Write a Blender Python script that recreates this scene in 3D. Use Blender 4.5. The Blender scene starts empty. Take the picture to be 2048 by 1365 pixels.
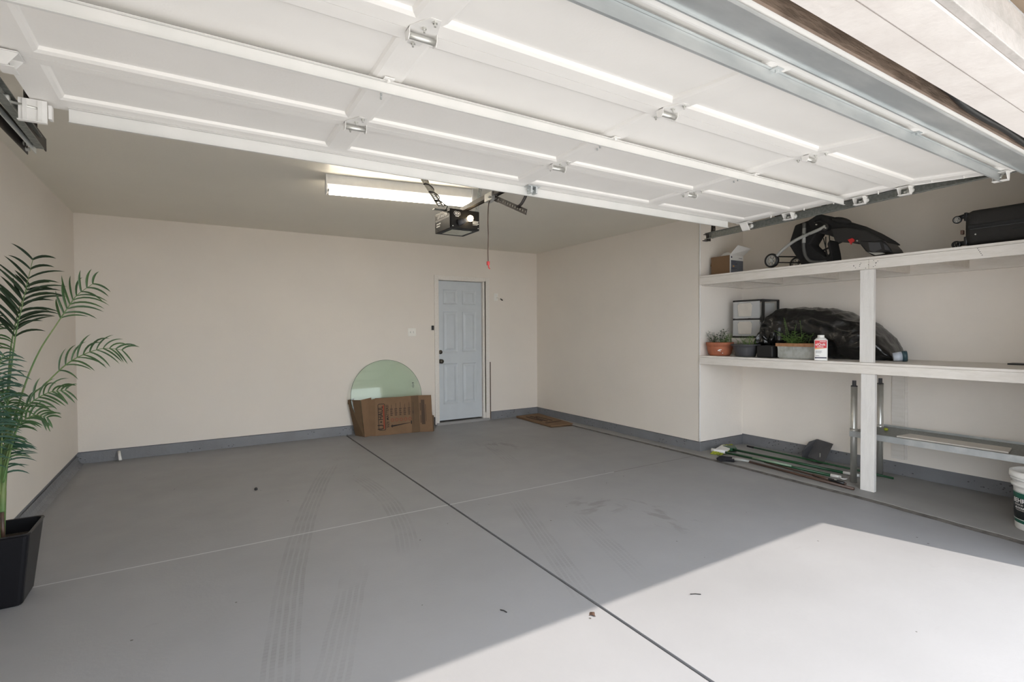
import bpy, bmesh, math, random
from mathutils import Vector, Matrix, noise
random.seed(7)
PI = math.pi
SC = bpy.context.scene
COL = SC.collection

# ---------------------------------------------------------------- camera
YAW, PITCH, ROLL, FPX, CAMH = .5533, -.0189, -.0055, 1028.85, 1.3126
_f = Vector((math.sin(YAW)*math.cos(PITCH), math.cos(YAW)*math.cos(PITCH), math.sin(PITCH)))
_r = Vector((math.cos(YAW), -math.sin(YAW), 0))
_u = _r.cross(_f)
_r2 = _r*math.cos(ROLL)+_u*math.sin(ROLL); _u2 = -_r*math.sin(ROLL)+_u*math.cos(ROLL)
cam = bpy.data.cameras.new('camera'); camo = bpy.data.objects.new('camera', cam); COL.objects.link(camo)
m = Matrix((_r2, _u2, -_f)).transposed().to_4x4(); m.translation = (0, 0, CAMH)
camo.matrix_world = m
cam.sensor_width = 36; cam.lens = FPX/2048*36; cam.clip_start = .02; cam.clip_end = 200
SC.camera = camo

# ---------------------------------------------------------------- light
w = bpy.data.worlds.new('sky'); SC.world = w; w.use_nodes = True
bg = w.node_tree.nodes['Background']
bg.inputs[0].default_value = (.87, .93, 1.0, 1); bg.inputs[1].default_value = 3.3
sun = bpy.data.lights.new('sun', 'SUN'); suno = bpy.data.objects.new('sun', sun); COL.objects.link(suno)
sun.energy = 3.75; sun.angle = math.radians(.6); sun.color = (1, .91, .81)
SDIR = Vector((-.267, 1, -1/.863)).normalized()          # direction the sunlight travels
suno.rotation_euler = SDIR.to_track_quat('-Z', 'Y').to_euler()
suno.location = (2, -4, 6)
vs = SC.view_settings
vs.view_transform = 'Standard'; vs.look = 'None'; vs.gamma = 1; vs.use_curve_mapping = False
vs.exposure = 0.66
SC.cycles.use_denoising = True
SC.cycles.max_bounces = 12; SC.cycles.diffuse_bounces = 8
SC.cycles.sample_clamp_indirect = 8

# ---------------------------------------------------------------- materials
def nt(name):
    mt = bpy.data.materials.new(name); mt.use_nodes = True
    n = mt.node_tree; return mt, n, n.nodes['Principled BSDF']
def mth(n, op, a, b=None, c=None):
    x = n.nodes.new('ShaderNodeMath'); x.operation = op
    for i, v in enumerate((a, b, c)):
        if v is None: continue
        if isinstance(v, (int, float)): x.inputs[i].default_value = v
        else: n.links.new(v, x.inputs[i])
    return x.outputs[0]
def rgb(c): return (c[0], c[1], c[2], 1)
def mixc(n, fac, a, b):
    x = n.nodes.new('ShaderNodeMix'); x.data_type = 'RGBA'
    for k, v in ((0, fac), (6, a), (7, b)):
        if isinstance(v, (int, float)): x.inputs[k].default_value = v
        elif isinstance(v, tuple): x.inputs[k].default_value = rgb(v)
        else: n.links.new(v, x.inputs[k])
    return x.outputs[2]
def tnoise(n, scale, detail=3, vec=None, rough=.55, out=0):
    x = n.nodes.new('ShaderNodeTexNoise'); x.inputs['Scale'].default_value = scale
    x.inputs['Detail'].default_value = detail; x.inputs['Roughness'].default_value = rough
    n.links.new(vec if vec is not None else objco(n), x.inputs['Vector'])
    return x.outputs[out]
def objco(n, scale=None):
    g = n.nodes.get('geo') or n.nodes.new('ShaderNodeNewGeometry'); g.name = 'geo'
    if scale is None: return g.outputs['Position']
    mp = n.nodes.new('ShaderNodeMapping'); mp.inputs['Scale'].default_value = scale
    n.links.new(g.outputs['Position'], mp.inputs[0]); return mp.outputs[0]
def ramp(n, v, lo, hi):
    x = n.nodes.new('ShaderNodeMapRange'); x.inputs[1].default_value = lo; x.inputs[2].default_value = hi
    n.links.new(v, x.inputs[0]); return x.outputs[0]
def bump(n, h, strength, dist, bs):
    b = n.nodes.new('ShaderNodeBump'); b.inputs['Strength'].default_value = strength
    b.inputs['Distance'].default_value = dist; n.links.new(h, b.inputs['Height'])
    n.links.new(b.outputs[0], bs.inputs['Normal'])
def mat(name, col, rough=.6, metal=0, col2=None, ns=6, bmp=0, bs_=60, stretch=None, spec=None, lo=.4, hi=.7):
    mt, n, b = nt(name)
    b.inputs['Roughness'].default_value = rough; b.inputs['Metallic'].default_value = metal
    if spec is not None: b.inputs['Specular IOR Level'].default_value = spec
    vec = objco(n, stretch) if stretch else None
    if col2:
        f = ramp(n, tnoise(n, ns, 5, vec), lo, hi)
        n.links.new(mixc(n, f, col, col2), b.inputs['Base Color'])
    else:
        f = tnoise(n, 14, 3, vec)
        c2 = tuple(x*.93 for x in col)
        n.links.new(mixc(n, ramp(n, f, .35, .65), col, c2), b.inputs['Base Color'])
    if bmp: bump(n, tnoise(n, bs_, 4, vec), bmp, .01, b)
    return mt
M = {}
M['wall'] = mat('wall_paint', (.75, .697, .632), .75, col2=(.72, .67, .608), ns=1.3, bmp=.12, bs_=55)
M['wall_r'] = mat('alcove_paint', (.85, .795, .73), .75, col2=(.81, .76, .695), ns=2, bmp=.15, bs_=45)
M['ceil'] = mat('ceiling_paint', (.72, .69, .61), .42, col2=(.69, .66, .585), ns=1, bmp=.08, bs_=40)
M['doorwhite'] = mat('door_white_paint', (.86, .845, .82), .5, col2=(.83, .815, .79), ns=3, bmp=.05, bs_=80)
M['whitewood'] = mat('white_painted_wood', (.78, .74, .69), .55, col2=(.72, .68, .62), ns=8, bmp=.25, bs_=30, stretch=(6, 1, 6))
M['whitepost'] = mat('white_painted_post', (.76, .74, .71), .55, col2=(.70, .68, .65), ns=6, bmp=.25, bs_=30, stretch=(6, 6, 1))
M['white'] = mat('white_paint', (.80, .79, .77), .45)
M['header'] = mat('old_white_paint', (.70, .665, .64), .6, col2=(.64, .60, .575), ns=7, bmp=.2, bs_=30)
M['whiteplastic'] = mat('white_plastic', (.82, .81, .78), .3)
M['creamplastic'] = mat('cream_plastic', (.86, .84, .78), .3)
M['strutwhite'] = mat('white_painted_strut', (.70, .69, .67), .5, col2=(.64, .64, .62), ns=5)
M['galv'] = mat('galvanised_steel', (.50, .53, .54), .45, .75, col2=(.66, .68, .68), ns=9, stretch=(.3, 1, 1))
M['galvd'] = mat('dull_galvanised_steel', (.20, .21, .20), .5, .7, col2=(.30, .31, .29), ns=60)
M['darkmetal'] = mat('dark_steel', (.025, .022, .02), .5, .3, col2=(.05, .04, .033), ns=30)
M['chrome'] = mat('brushed_chrome', (.66, .66, .63), .38, .8)
M['black'] = mat('black_plastic', (.012, .012, .013), .35)
M['blackpaint'] = mat('black_enamel', (.010, .009, .008), .5, spec=.25)
M['blackfab'] = mat('black_fabric', (.013, .012, .012), .85, bmp=.3, bs_=200)
M['greyfab'] = mat('charcoal_fabric', (.026, .024, .022), .85, bmp=.3, bs_=300)
M['darkgrey'] = mat('dark_grey_plastic', (.06, .06, .065), .5)
M['greymetal'] = mat('grey_painted_tube', (.42, .42, .40), .4, .3)
M['red'] = mat('red_plastic', (.55, .03, .03), .4)
M['handlegrey'] = mat('worn_grey_tube', (.11, .11, .105), .4, .3)
M['green'] = mat('green_handle_paint', (.006, .060, .018), .35)
M['greenlite'] = mat('pale_green_plastic', (.24, .32, .23), .5)
M['yellow'] = mat('yellow_green_bristles', (.42, .45, .04), .8, col2=(.15, .2, .02), ns=90, bmp=.6, bs_=150)
M['blackbr'] = mat('black_bristles', (.02, .02, .025), .8, bmp=.6, bs_=150)
M['brownwood'] = mat('brown_handle_wood', (.085, .045, .030), .45, col2=(.05, .03, .022), ns=20, stretch=(1, .2, 1))
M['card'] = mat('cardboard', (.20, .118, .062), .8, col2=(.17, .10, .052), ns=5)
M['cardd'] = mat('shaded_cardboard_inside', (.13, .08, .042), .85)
M['ink'] = mat('black_ink', (.018, .013, .010), .8)
M['inkred'] = mat('red_ink', (.26, .045, .02), .8)
M['inkpale'] = mat('pale_brown_ink', (.075, .045, .028), .8)
M['terra'] = mat('terracotta', (.42, .14, .07), .75, col2=(.30, .10, .055), ns=18)
M['soil'] = mat('soil', (.035, .025, .018), .95, bmp=.8, bs_=90)
M['rust'] = mat('rusty_metal', (.38, .20, .10), .7, col2=(.28, .13, .06), ns=25)
M['tin'] = mat('weathered_zinc', (.50, .52, .50), .6, .3, col2=(.36, .36, .32), ns=22)
M['leafg'] = mat('green_leaf', (.025, .065, .02), .5, col2=(.05, .11, .028), ns=12)
M['leafd'] = mat('dark_green_leaf', (.010, .022, .009), .6, col2=(.018, .038, .012), ns=9, spec=.3)
M['herb'] = mat('small_green_leaf', (.10, .19, .04), .6, col2=(.16, .26, .06), ns=30)
M['herbd'] = mat('small_dark_leaf', (.03, .06, .02), .6, col2=(.06, .10, .03), ns=30)
M['leafb'] = mat('blue_green_leaf', (.022, .065, .042), .45, col2=(.04, .10, .06), ns=9)
M['stem'] = mat('green_stem', (.07, .15, .04), .5, col2=(.16, .20, .07), ns=10)
M['bag'] = mat('black_plastic_film', (.008, .008, .008), .22, bmp=.6, bs_=16, spec=.6)
M['redlabel'] = mat('red_label', (.60, .03, .04), .5)
M['navy'] = mat('navy_ink', (.02, .02, .05), .5)
M['orange'] = mat('orange_ink', (.75, .35, .08), .5)
M['greenlabel'] = mat('dark_green_label', (.01, .10, .065), .4)
M['blacklabel'] = mat('black_label', (.008, .012, .012), .4)
M['shade'] = mat('blue_grey_print', (.16, .17, .20), .6)
M['bulbsock'] = mat('grey_socket', (.30, .29, .27), .5)
M['orangewhite'] = mat('cream_label', (.55, .54, .45), .6)
M['clay'] = mat('weathered_bare_wood', (.30, .225, .175), .85, col2=(.14, .10, .075), ns=26, bmp=.8, bs_=40, stretch=(.25, 1, 1))
M['ply'] = mat('plywood', (.26, .20, .14), .8, col2=(.18, .13, .09), ns=22, stretch=(.12, 1, 1))
M['rubber'] = mat('black_rubber', (.02, .02, .02), .5)
M['greyboard'] = mat('grey_board', (.48, .45, .43), .7, col2=(.40, .38, .36), ns=14, bmp=.3, bs_=60)  # on the trim boards this grey is eave shade put into the colour
M['teal'] = mat('dark_teal_plastic', (.03, .07, .09), .4)
M['paleblue'] = mat('pale_blue_plastic', (.55, .60, .68), .3)
M['laminate'] = mat('beige_laminate', (.62, .58, .52), .5)
M['frost'] = None
def clearplastic():
    mt, n, b = nt('frosted_clear_plastic')
    b.inputs['Base Color'].default_value = (.75, .76, .76, 1); b.inputs['Roughness'].default_value = .25
    b.inputs['Alpha'].default_value = .45; return mt
M['frost'] = clearplastic()
def glassmat():
    mt, n, b = nt('green_tinted_glass')
    out = n.nodes['Material Output']
    tr = n.nodes.new('ShaderNodeBsdfTransparent'); tr.inputs[0].default_value = (.90, .955, .91, 1)
    gl = n.nodes.new('ShaderNodeBsdfGlossy'); gl.inputs['Roughness'].default_value = .03
    fr = n.nodes.new('ShaderNodeFresnel'); fr.inputs[0].default_value = 1.42
    mx = n.nodes.new('ShaderNodeMixShader')
    n.links.new(fr.outputs[0], mx.inputs[0]); n.links.new(tr.outputs[0], mx.inputs[1]); n.links.new(gl.outputs[0], mx.inputs[2])
    n.links.new(mx.outputs[0], out.inputs[0]); return mt
M['glass'] = glassmat()
M['glassedge'] = mat('green_glass_edge', (.06, .12, .09), .2)
def emis(name, col, s):
    mt, n, b = nt(name); b.inputs['Base Color'].default_value = rgb(col)
    b.inputs['Emission Color'].default_value = rgb(col); b.inputs['Emission Strength'].default_value = s; return mt
M['tube'] = emis('lit_fluorescent_tube', (1, .90, .74), 21)
M['bulb'] = emis('lit_bulb', (1, .78, .48), 14)
def stemwall():
    mt, n, b = nt('grey_painted_stem_wall')
    base = mixc(n, ramp(n, tnoise(n, 3, 4), .35, .7), (.20, .205, .22), (.165, .165, .175))
    v = n.nodes.new('ShaderNodeTexVoronoi'); v.inputs['Scale'].default_value = 26
    n.links.new(objco(n, (1, 1, 1.5)), v.inputs['Vector'])
    pit = mth(n, 'MULTIPLY', mth(n, 'LESS_THAN', v.outputs['Distance'], .20), mth(n, 'GREATER_THAN', tnoise(n, 5, 2), .53))
    n.links.new(mixc(n, pit, base, (.07, .07, .075)), b.inputs['Base Color'])
    b.inputs['Roughness'].default_value = .5
    bump(n, tnoise(n, 30, 5), .5, .01, b); return mt
M['stem_wall'] = stemwall()
def floormat():
    mt, n, b = nt('grey_floor_paint')
    g = objco(n); sp = n.nodes.new('ShaderNodeSeparateXYZ'); n.links.new(g, sp.inputs[0])
    X, Y = sp.outputs[0], sp.outputs[1]
    col = mixc(n, ramp(n, tnoise(n, .9, 4), .35, .7), (.285, .286, .298), (.255, .256, .266))
    # tyre marks: x = a+b*y+c*y^2 (+d*y^3) over a range of y, five ribs wide
    wob = mth(n, 'MULTIPLY', mth(n, 'SUBTRACT', tnoise(n, 3, 2), .5), .02)
    tread = mth(n, 'ADD', .8, mth(n, 'MULTIPLY', .2, mth(n, 'SINE', mth(n, 'MULTIPLY', Y, 260))))
    patch = ramp(n, tnoise(n, 5, 4), .3, .65)
    tot = None
    for (co, y0, y1, wd, st) in TYRES:
        px = co[-1]
        for c in reversed(co[:-1]):
            px = mth(n, 'ADD', mth(n, 'MULTIPLY', px, Y), c)
        d = mth(n, 'ADD', mth(n, 'SUBTRACT', X, px), wob)
        inside = mth(n, 'LESS_THAN', mth(n, 'ABSOLUTE', d), wd/2)
        rib = mth(n, 'GREATER_THAN', mth(n, 'SINE', mth(n, 'ADD', mth(n, 'MULTIPLY', d, 2*PI*5/wd), PI/2)), -.45)
        r1 = mth(n, 'MULTIPLY', mth(n, 'SMOOTH_MIN', mth(n, 'MULTIPLY', mth(n, 'SUBTRACT', Y, y0), 5), 1, .1), mth(n, 'SMOOTH_MIN', mth(n, 'MULTIPLY', mth(n, 'SUBTRACT', y1, Y), 5), 1, .1))
        rng = mth(n, 'MULTIPLY', mth(n, 'MULTIPLY', mth(n, 'GREATER_THAN', Y, y0), mth(n, 'LESS_THAN', Y, y1)), r1)
        k = mth(n, 'MULTIPLY', mth(n, 'MULTIPLY', inside, rib), mth(n, 'MULTIPLY', rng, st*.8))
        k = mth(n, 'MULTIPLY', k, mth(n, 'MULTIPLY', tread, patch))
        tot = k if tot is None else mth(n, 'MAXIMUM', tot, k)
    col = mixc(n, tot, col, (.16, .16, .165))
    # scuffs
    sc = ramp(n, tnoise(n, 1.6, 6, objco(n, (1.3, 3.5, 1)), .7), .66, .74)
    col = mixc(n, mth(n, 'MULTIPLY', sc, .28), col, (.18, .175, .17))
    # smeared footmarks in the right half of the floor
    for (cx, cy, rx, ry, sgn) in ((2.80, 2.55, .22, .42, 1), (2.55, 2.95, .25, .22, -1), (2.95, 5.1, .22, .35, 1)):
        e = mth(n, 'ADD', mth(n, 'POWER', mth(n, 'DIVIDE', mth(n, 'SUBTRACT', X, cx), rx), 2), mth(n, 'POWER', mth(n, 'DIVIDE', mth(n, 'SUBTRACT', Y, cy), ry), 2))
        e = mth(n, 'MAXIMUM', mth(n, 'SUBTRACT', 1, e), 0)
        q = ramp(n, tnoise(n, 4.2, 5, objco(n, (2.2, .9, 1)) if sgn > 0 else objco(n, (.9, 2.2, 1)), .6), .52, .60)
        col = mixc(n, mth(n, 'MULTIPLY', mth(n, 'MULTIPLY', q, .45), mth(n, 'SQRT', e)), col, (.14, .135, .13))
    # specks of dirt
    v = n.nodes.new('ShaderNodeTexVoronoi'); v.inputs['Scale'].default_value = 5.5; n.links.new(g, v.inputs['Vector'])
    speck = mth(n, 'LESS_THAN', mth(n, 'ADD', v.outputs['Distance'], mth(n, 'MULTIPLY', tnoise(n, 60, 2), .04)), .052)
    col = mixc(n, speck, col, (.08, .075, .07))
    # light filled joint across, dark open joint along
    wv = mth(n, 'MULTIPLY', mth(n, 'SUBTRACT', tnoise(n, 9, 3), .5), .010)
    j1 = mth(n, 'MULTIPLY', mth(n, 'LESS_THAN', mth(n, 'ABSOLUTE', mth(n, 'ADD', mth(n, 'SUBTRACT', Y, 3.552), mth(n, 'MULTIPLY', wv, .5))), .0055), mth(n, 'LESS_THAN', X, 3.3))
    col = mixc(n, j1, col, (.48, .49, .52))
    j1b = mth(n, 'MULTIPLY', mth(n, 'LESS_THAN', mth(n, 'ABSOLUTE', mth(n, 'ADD', mth(n, 'SUBTRACT', Y, 3.552), wv)), .004), mth(n, 'GREATER_THAN', X, 3.3))
    col = mixc(n, j1b, col, (.12, .115, .11))
    n.links.new(col, b.inputs['Base Color'])
    rg = mth(n, 'ADD', .42, mth(n, 'MULTIPLY', tnoise(n, 4, 3), .2)); n.links.new(rg, b.inputs['Roughness'])
    bump(n, mth(n, 'ADD', tnoise(n, 45, 3), mth(n, 'MULTIPLY', tnoise(n, 3, 2), 3)), .08, .01, b)
    return mt
TYRES = [((.06, .02, .035), 1.2, 5.3, .155, .6), ((-1.05, 1.118, -.1345), 2.9, 4.75, .15, .55),
         ((-.35, .40, -.007), 1.2, 2.95, .16, .35), ((-.35, .385, 0), 2.62, 2.86, .15, 1.0), ((1.03, .285, .011), 1.9, 3.4, .15, .5),
         ((1.43, .29, .005), 1.9, 2.9, .15, .4), ((1.27, 0), 5.35, 5.55, .17, .9), ((1.6, .25), 4.3, 5.4, .16, .4)]
M['floor'] = floormat()
M['crackgap'] = mat('dark_joint_filler', (.03, .028, .026), .9)
M['ledgeedge'] = mat('grey_concrete_ledge', (.30, .295, .29), .55, col2=(.27, .265, .26), ns=3, bmp=.15, bs_=40)
M['rawconc'] = mat('bare_concrete', (.12, .11, .10), .9, col2=(.06, .055, .05), ns=18, bmp=.5, bs_=50)
M['drive'] = mat('pale_concrete', (.50, .475, .44), .9, col2=(.46, .435, .40), ns=2, bmp=.2)

# ---------------------------------------------------------------- mesh helpers
ORG = {}
class MB:
    def __init__(s): s.v = []; s.f = []
    def add(s, vs_, fs): o = len(s.v); s.v += [Vector(x) for x in vs_]; s.f += [[i+o for i in q] for q in fs]; return s
    def box(s, x0, x1, y0, y1, z0, z1, T=None):
        p = [Vector((x, y, z)) for x in (x0, x1) for y in (y0, y1) for z in (z0, z1)]
        if T is not None: p = [T @ q for q in p]
        return s.add(p, [(0, 1, 3, 2), (4, 6, 7, 5), (0, 4, 5, 1), (2, 3, 7, 6), (0, 2, 6, 4), (1, 5, 7, 3)])
    def hexa(s, p): return s.add(p, [(0, 1, 3, 2), (4, 6, 7, 5), (0, 4, 5, 1), (2, 3, 7, 6), (0, 2, 6, 4), (1, 5, 7, 3)])
    def cyl(s, p0, p1, r0, r1=None, n=16, caps=True):
        return s.tube([p0, p1], [r0, r0 if r1 is None else r1], n, caps)
    def tube(s, path, r, n=10, caps=True, flat=None):
        path = [Vector(p) for p in path]; k = len(path)
        if not isinstance(r, (list, tuple)): r = [r]*k
        up = None; rings = []
        for i, p in enumerate(path):
            t = (path[min(i+1, k-1)]-path[max(i-1, 0)]).normalized()
            if up is None:
                a = Vector((0, 0, 1)) if abs(t.z) < .9 else Vector((1, 0, 0))
                up = (a-t*a.dot(t)).normalized()
            else: up = (up-t*up.dot(t)).normalized()
            sd = t.cross(up)
            rings.append([p+(up*math.cos(2*PI*j/n)*(flat or 1)+sd*math.sin(2*PI*j/n))*r[i] for j in range(n)])
        vv = [q for rg in rings for q in rg]; ff = []
        for i in range(k-1):
            for j in range(n): ff.append((i*n+j, i*n+(j+1) % n, (i+1)*n+(j+1) % n, (i+1)*n+j))
        if caps: ff.append(tuple(range(n))[::-1]); ff.append(tuple((k-1)*n+j for j in range(n)))
        return s.add(vv, ff)
    def lathe(s, prof, T=None, n=32, capb=True, capt=False):
        vv = []; ff = []
        for r, z in prof:
            for j in range(n):
                q = Vector((r*math.cos(2*PI*j/n), r*math.sin(2*PI*j/n), z)); vv.append(T @ q if T is not None else q)
        k = len(prof)
        for i in range(k-1):
            for j in range(n): ff.append((i*n+j, i*n+(j+1) % n, (i+1)*n+(j+1) % n, (i+1)*n+j))
        if capb: ff.append(tuple(range(n))[::-1])
        if capt: ff.append(tuple((k-1)*n+j for j in range(n)))
        return s.add(vv, ff)
    def prism(s, poly, fn, a, b):
        """poly of 2-D points; fn(u, v, t) -> 3-D; extruded from t=a to t=b"""
        k = len(poly)
        vv = [fn(u, v, a) for u, v in poly]+[fn(u, v, b) for u, v in poly]
        ff = [tuple(range(k))[::-1], tuple(range(k, 2*k))]+[(i, (i+1) % k, k+(i+1) % k, k+i) for i in range(k)]
        return s.add(vv, ff)
    def text(s, body, size, T, depth=.0006):
        cu = bpy.data.curves.new('t', 'FONT'); cu.body = body; cu.size = size; cu.align_x = 'CENTER'; cu.align_y = 'CENTER'
        cu.extrude = depth/2; cu.offset = size*.012; cu.resolution_u = 2
        ob = bpy.data.objects.new('t', cu); COL.objects.link(ob)
        dg = bpy.context.evaluated_depsgraph_get(); me = ob.evaluated_get(dg).to_mesh()
        s.add([T @ v.co for v in me.vertices], [tuple(p.vertices) for p in me.polygons])
        bpy.data.objects.remove(ob); bpy.data.curves.remove(cu); return s
    def build(s, name, mt, parent=None, smooth=False, bevel=0, base=None, solid=0):
        me = bpy.data.meshes.new(name)
        if parent is not None: org = ORG[parent.name]
        else:
            if base is not None: org = Vector(base)
            else:
                xs = [v.x for v in s.v]; ys = [v.y for v in s.v]; zs = [v.z for v in s.v]
                org = Vector(((min(xs)+max(xs))/2, (min(ys)+max(ys))/2, min(zs)))
        me.from_pydata([tuple(v-org) for v in s.v], [], s.f); me.update()
        bm = bmesh.new(); bm.from_mesh(me); bmesh.ops.recalc_face_normals(bm, faces=bm.faces); bm.to_mesh(me); bm.free()
        me.materials.append(M[mt] if isinstance(mt, str) else mt)
        if smooth:
            for p in me.polygons: p.use_smooth = True
        o = bpy.data.objects.new(name, me); COL.objects.link(o)
        if parent is not None: o.parent = parent
        else: o.location = org
        ORG[o.name] = org
        if bevel:
            b = o.modifiers.new('b', 'BEVEL'); b.width = bevel; b.segments = 2; b.limit_method = 'ANGLE'; b.angle_limit = .6
        if solid:
            b = o.modifiers.new('s', 'SOLIDIFY'); b.thickness = solid; b.offset = 0
        if smooth:
            try: me.shade_auto_smooth
            except Exception: pass
        return o
def empty(name, loc, label, cat, group=None):
    o = bpy.data.objects.new(name, None); COL.objects.link(o); o.location = loc; o.empty_display_size = .1
    ORG[o.name] = Vector(loc); return tag(o, label, cat, group)
def tag(o, label, cat, group=None, kind=None):
    if label: o['label'] = label
    if cat: o['category'] = cat
    if group: o['group'] = group
    if kind: o['kind'] = kind
    return o
def struct(o, label=None, cat=None):
    o['kind'] = 'structure'
    return tag(o, label, cat)
def lerp(a, b, t): return a+(b-a)*t
def catmull(pts, n=8):
    P = [Vector(p) for p in pts]; out = []
    P = [P[0]*2-P[1]]+P+[P[-1]*2-P[-2]]
    for i in range(1, len(P)-2):
        for j in range(n):
            t = j/n; a, b, c, d = P[i-1], P[i], P[i+1], P[i+2]
            out.append(.5*((2*b)+(c-a)*t+(2*a-5*b+4*c-d)*t*t+(3*b-a-3*c+d)*t**3))
    out.append(P[-2]); return out
def vcyl(x, y, z): return Matrix.Translation((x, y, z))

# ---------------------------------------------------------------- room shell
D, L, R, R2, YE, HC, HB = 6.654, -1.006, 4.57, 5.305, 3.60, 2.518, .122
FY0, FY1 = .525, .705                      # front wall
JL, JR, HZ = -.56, 3.963, 2.10             # opening
fl = MB()
fl.box(L-.1, 1.6246-.0088, -.02, D+.2, -.1, 0); fl.box(1.6246+.0088, 4.6, -.02, D+.2, -.1, 0)
struct(fl.build('floor', 'floor'), 'grey painted concrete garage floor with tyre marks', 'floor')
jt = MB(); jt.box(1.6246-.0087, 1.6246+.0087, -.02, D+.2, -.1, -.012)
struct(jt.build('trim_1', 'crackgap'), 'dark open joint running along the garage floor', 'floor joint')
drv = MB(); drv.box(-25, 30, -30, -.03, -.12, -.01)
struct(drv.build('driveway', 'drive'), 'pale concrete driveway outside the open garage door', 'driveway')
# raised concrete ledge along the right wall and through the alcove
lg = MB()
edge = [(4.45, D+.05), (4.43, 5.6), (4.435, 3.65), (4.385, 1.89), (4.295, 1.02), (4.27, FY1)]
poly = edge+[(5.45, FY1), (5.45, D+.05)]
rag = []
for i in range(len(edge)-1):
    a, b = edge[i], edge[i+1]; n = max(2, int(abs(a[1]-b[1])/.05))
    for k in range(n):
        t = k/n; rag.append((lerp(a[0], b[0], t)+random.uniform(-.004, .004), lerp(a[1], b[1], t)))
rag.append(edge[-1])
poly = rag+[(5.45, FY1), (5.45, D+.05)]
lg.prism(poly, lambda u, v, t: Vector((u, v, t)), -.05, .015)
struct(lg.build('trim_2', 'ledgeedge', bevel=.004), 'raised grey concrete ledge along the right wall', 'ledge')
lf = MB(); lf.prism([(x-(0.0 if False else .003), y) for x, y in rag]+[(x+.01, y) for x, y in reversed(rag)], lambda u, v, t: Vector((u-((.040-.006*v) if t < 0.005 else 0), v, t)), .0008, .0125)
struct(lf.build('trim_3', 'rawconc'), 'rough bare edge of the raised concrete ledge', 'ledge edge')

wl = MB(); wl.box(L-.15, L, FY0, D+.15, HB, HC+.1)
struct(wl.build('wall_left', 'wall'), 'cream painted left garage wall', 'wall')
DX0, DX1, DZ1 = 2.895, 3.640, 2.045
wb = MB()
for (a, b, c, d) in ((L, DX0, HB, HC+.1), (DX1, R+.1, HB, HC+.1), (DX0, DX1, DZ1, HC+.1)): wb.box(a, b, D, D+.15, c, d)
struct(wb.build('wall_back', 'wall'), 'cream painted back wall with a door', 'wall')
wr = MB(); wr.box(R, R2+.15, YE+.012, D+.15, HB, HC+.1)
struct(wr.build('wall_right', 'wall'), 'cream painted right wall beside the alcove', 'wall')
we = MB(); we.box(R+.0, R2, YE, YE+.014, HB, HC+.1)
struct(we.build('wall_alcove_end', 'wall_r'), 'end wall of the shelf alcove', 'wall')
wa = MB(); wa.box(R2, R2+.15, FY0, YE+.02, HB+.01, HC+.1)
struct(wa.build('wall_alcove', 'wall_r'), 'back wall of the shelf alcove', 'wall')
cb = MB(); cb.tube([(R, YE, z) for z in [HB+.0+i*.08 for i in range(31)]], [.006+random.uniform(-.0012, .0012) for i in range(31)], 8)
struct(cb.build('trim_4', 'white', smooth=True), 'rough painted corner bead on the alcove corner', 'corner bead')
ce = MB(); ce.box(L-.15, R2+.15, FY0, D+.15, HC, HC+.1)
struct(ce.build('ceiling', 'ceil'), 'smooth off white garage ceiling', 'ceiling')
fw = MB(); fw.box(L-.15, JL, FY0, FY1, -.05, HC+.1); fw.box(JR, R2+.15, FY0, FY1, -.05, HC+.1); fw.box(JL, JR, FY0, FY1, HZ+.004, HC+.1)
struct(fw.build('wall_front', 'whitewood'), 'front wall around the open garage door', 'wall')
def base(name, x0, x1, y0, y1, h=HB):
    b = MB(); b.box(x0, x1, y0, y1, -.02, h-.007); struct(b.build(name, 'stem_wall', bevel=.004), 'grey painted concrete stem wall', 'baseboard')
base('baseboard_left', L-.14, L-.014, FY1, D+.14)
base('baseboard_back', L-.1, DX0-.055, D+.012, D+.13); base('baseboard_back_right', DX1+.07, R+.1, D+.012, D+.13)
base('baseboard_right', R+.012, R2+.13, YE+.004, D+.05)
base('baseboard_alcove', R2+.012, R2+.13, FY1, YE+.01, HB+.018)
cv = MB()
cv.prism([(0, 0), (.05, 0), (.022, .014), (.008, .04), (0, .085)], lambda u, v, t: Vector((L-.006+u, t, v)), FY1, D)
struct(cv.build('trim_5', 'stem_wall', smooth=False), 'rounded painted cove along the left wall', 'cove')

# header seen from below
hd = MB(); hd.box(JL-.02, JR+.02, .625, FY1, HZ-.002, HZ+.02)
struct(hd.build('trim_6', 'header'), 'white painted door header board', 'header')
hd = MB(); hd.box(JL-.02, JR+.02, .527, .6225, HZ-.004, HZ+.02)
struct(hd.build('trim_7', 'header', bevel=.003), 'white outer door casing seen from below', 'casing')
hd = MB(); hd.box(JL-.3, JR+1.2, .503, .5262, HZ+.0, 2.158)
struct(hd.build('trim_8', 'greyboard', bevel=.002), 'trim board over the opening with the eave shade coloured in grey', 'trim board')
hd = MB(); hd.box(JL-.3, JR+1.2, .513, .5255, 2.158, 2.24)
struct(hd.build('trim_9', 'greyboard'), 'upper trim board over the opening with the eave shade coloured in grey', 'trim board')
ev = MB(); ev.box(-3, 7.5, -.05, .512, 2.245, 2.262)
struct(ev.build('eave', 'ply'), 'plywood eave soffit outside above the opening', 'eave')
ev = MB(); ev.box(-3, 7.5, -.07, -.045, 2.22, 2.42)
struct(ev.build('fascia', 'greyboard'), 'grey fascia board along the eave', 'fascia')
rf = MB(); rf.box(-3, 7.5, -.05, D+.5, 2.63, 2.68)
struct(rf.build('roof', 'ply'), 'roof deck above the garage', 'roof')

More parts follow.
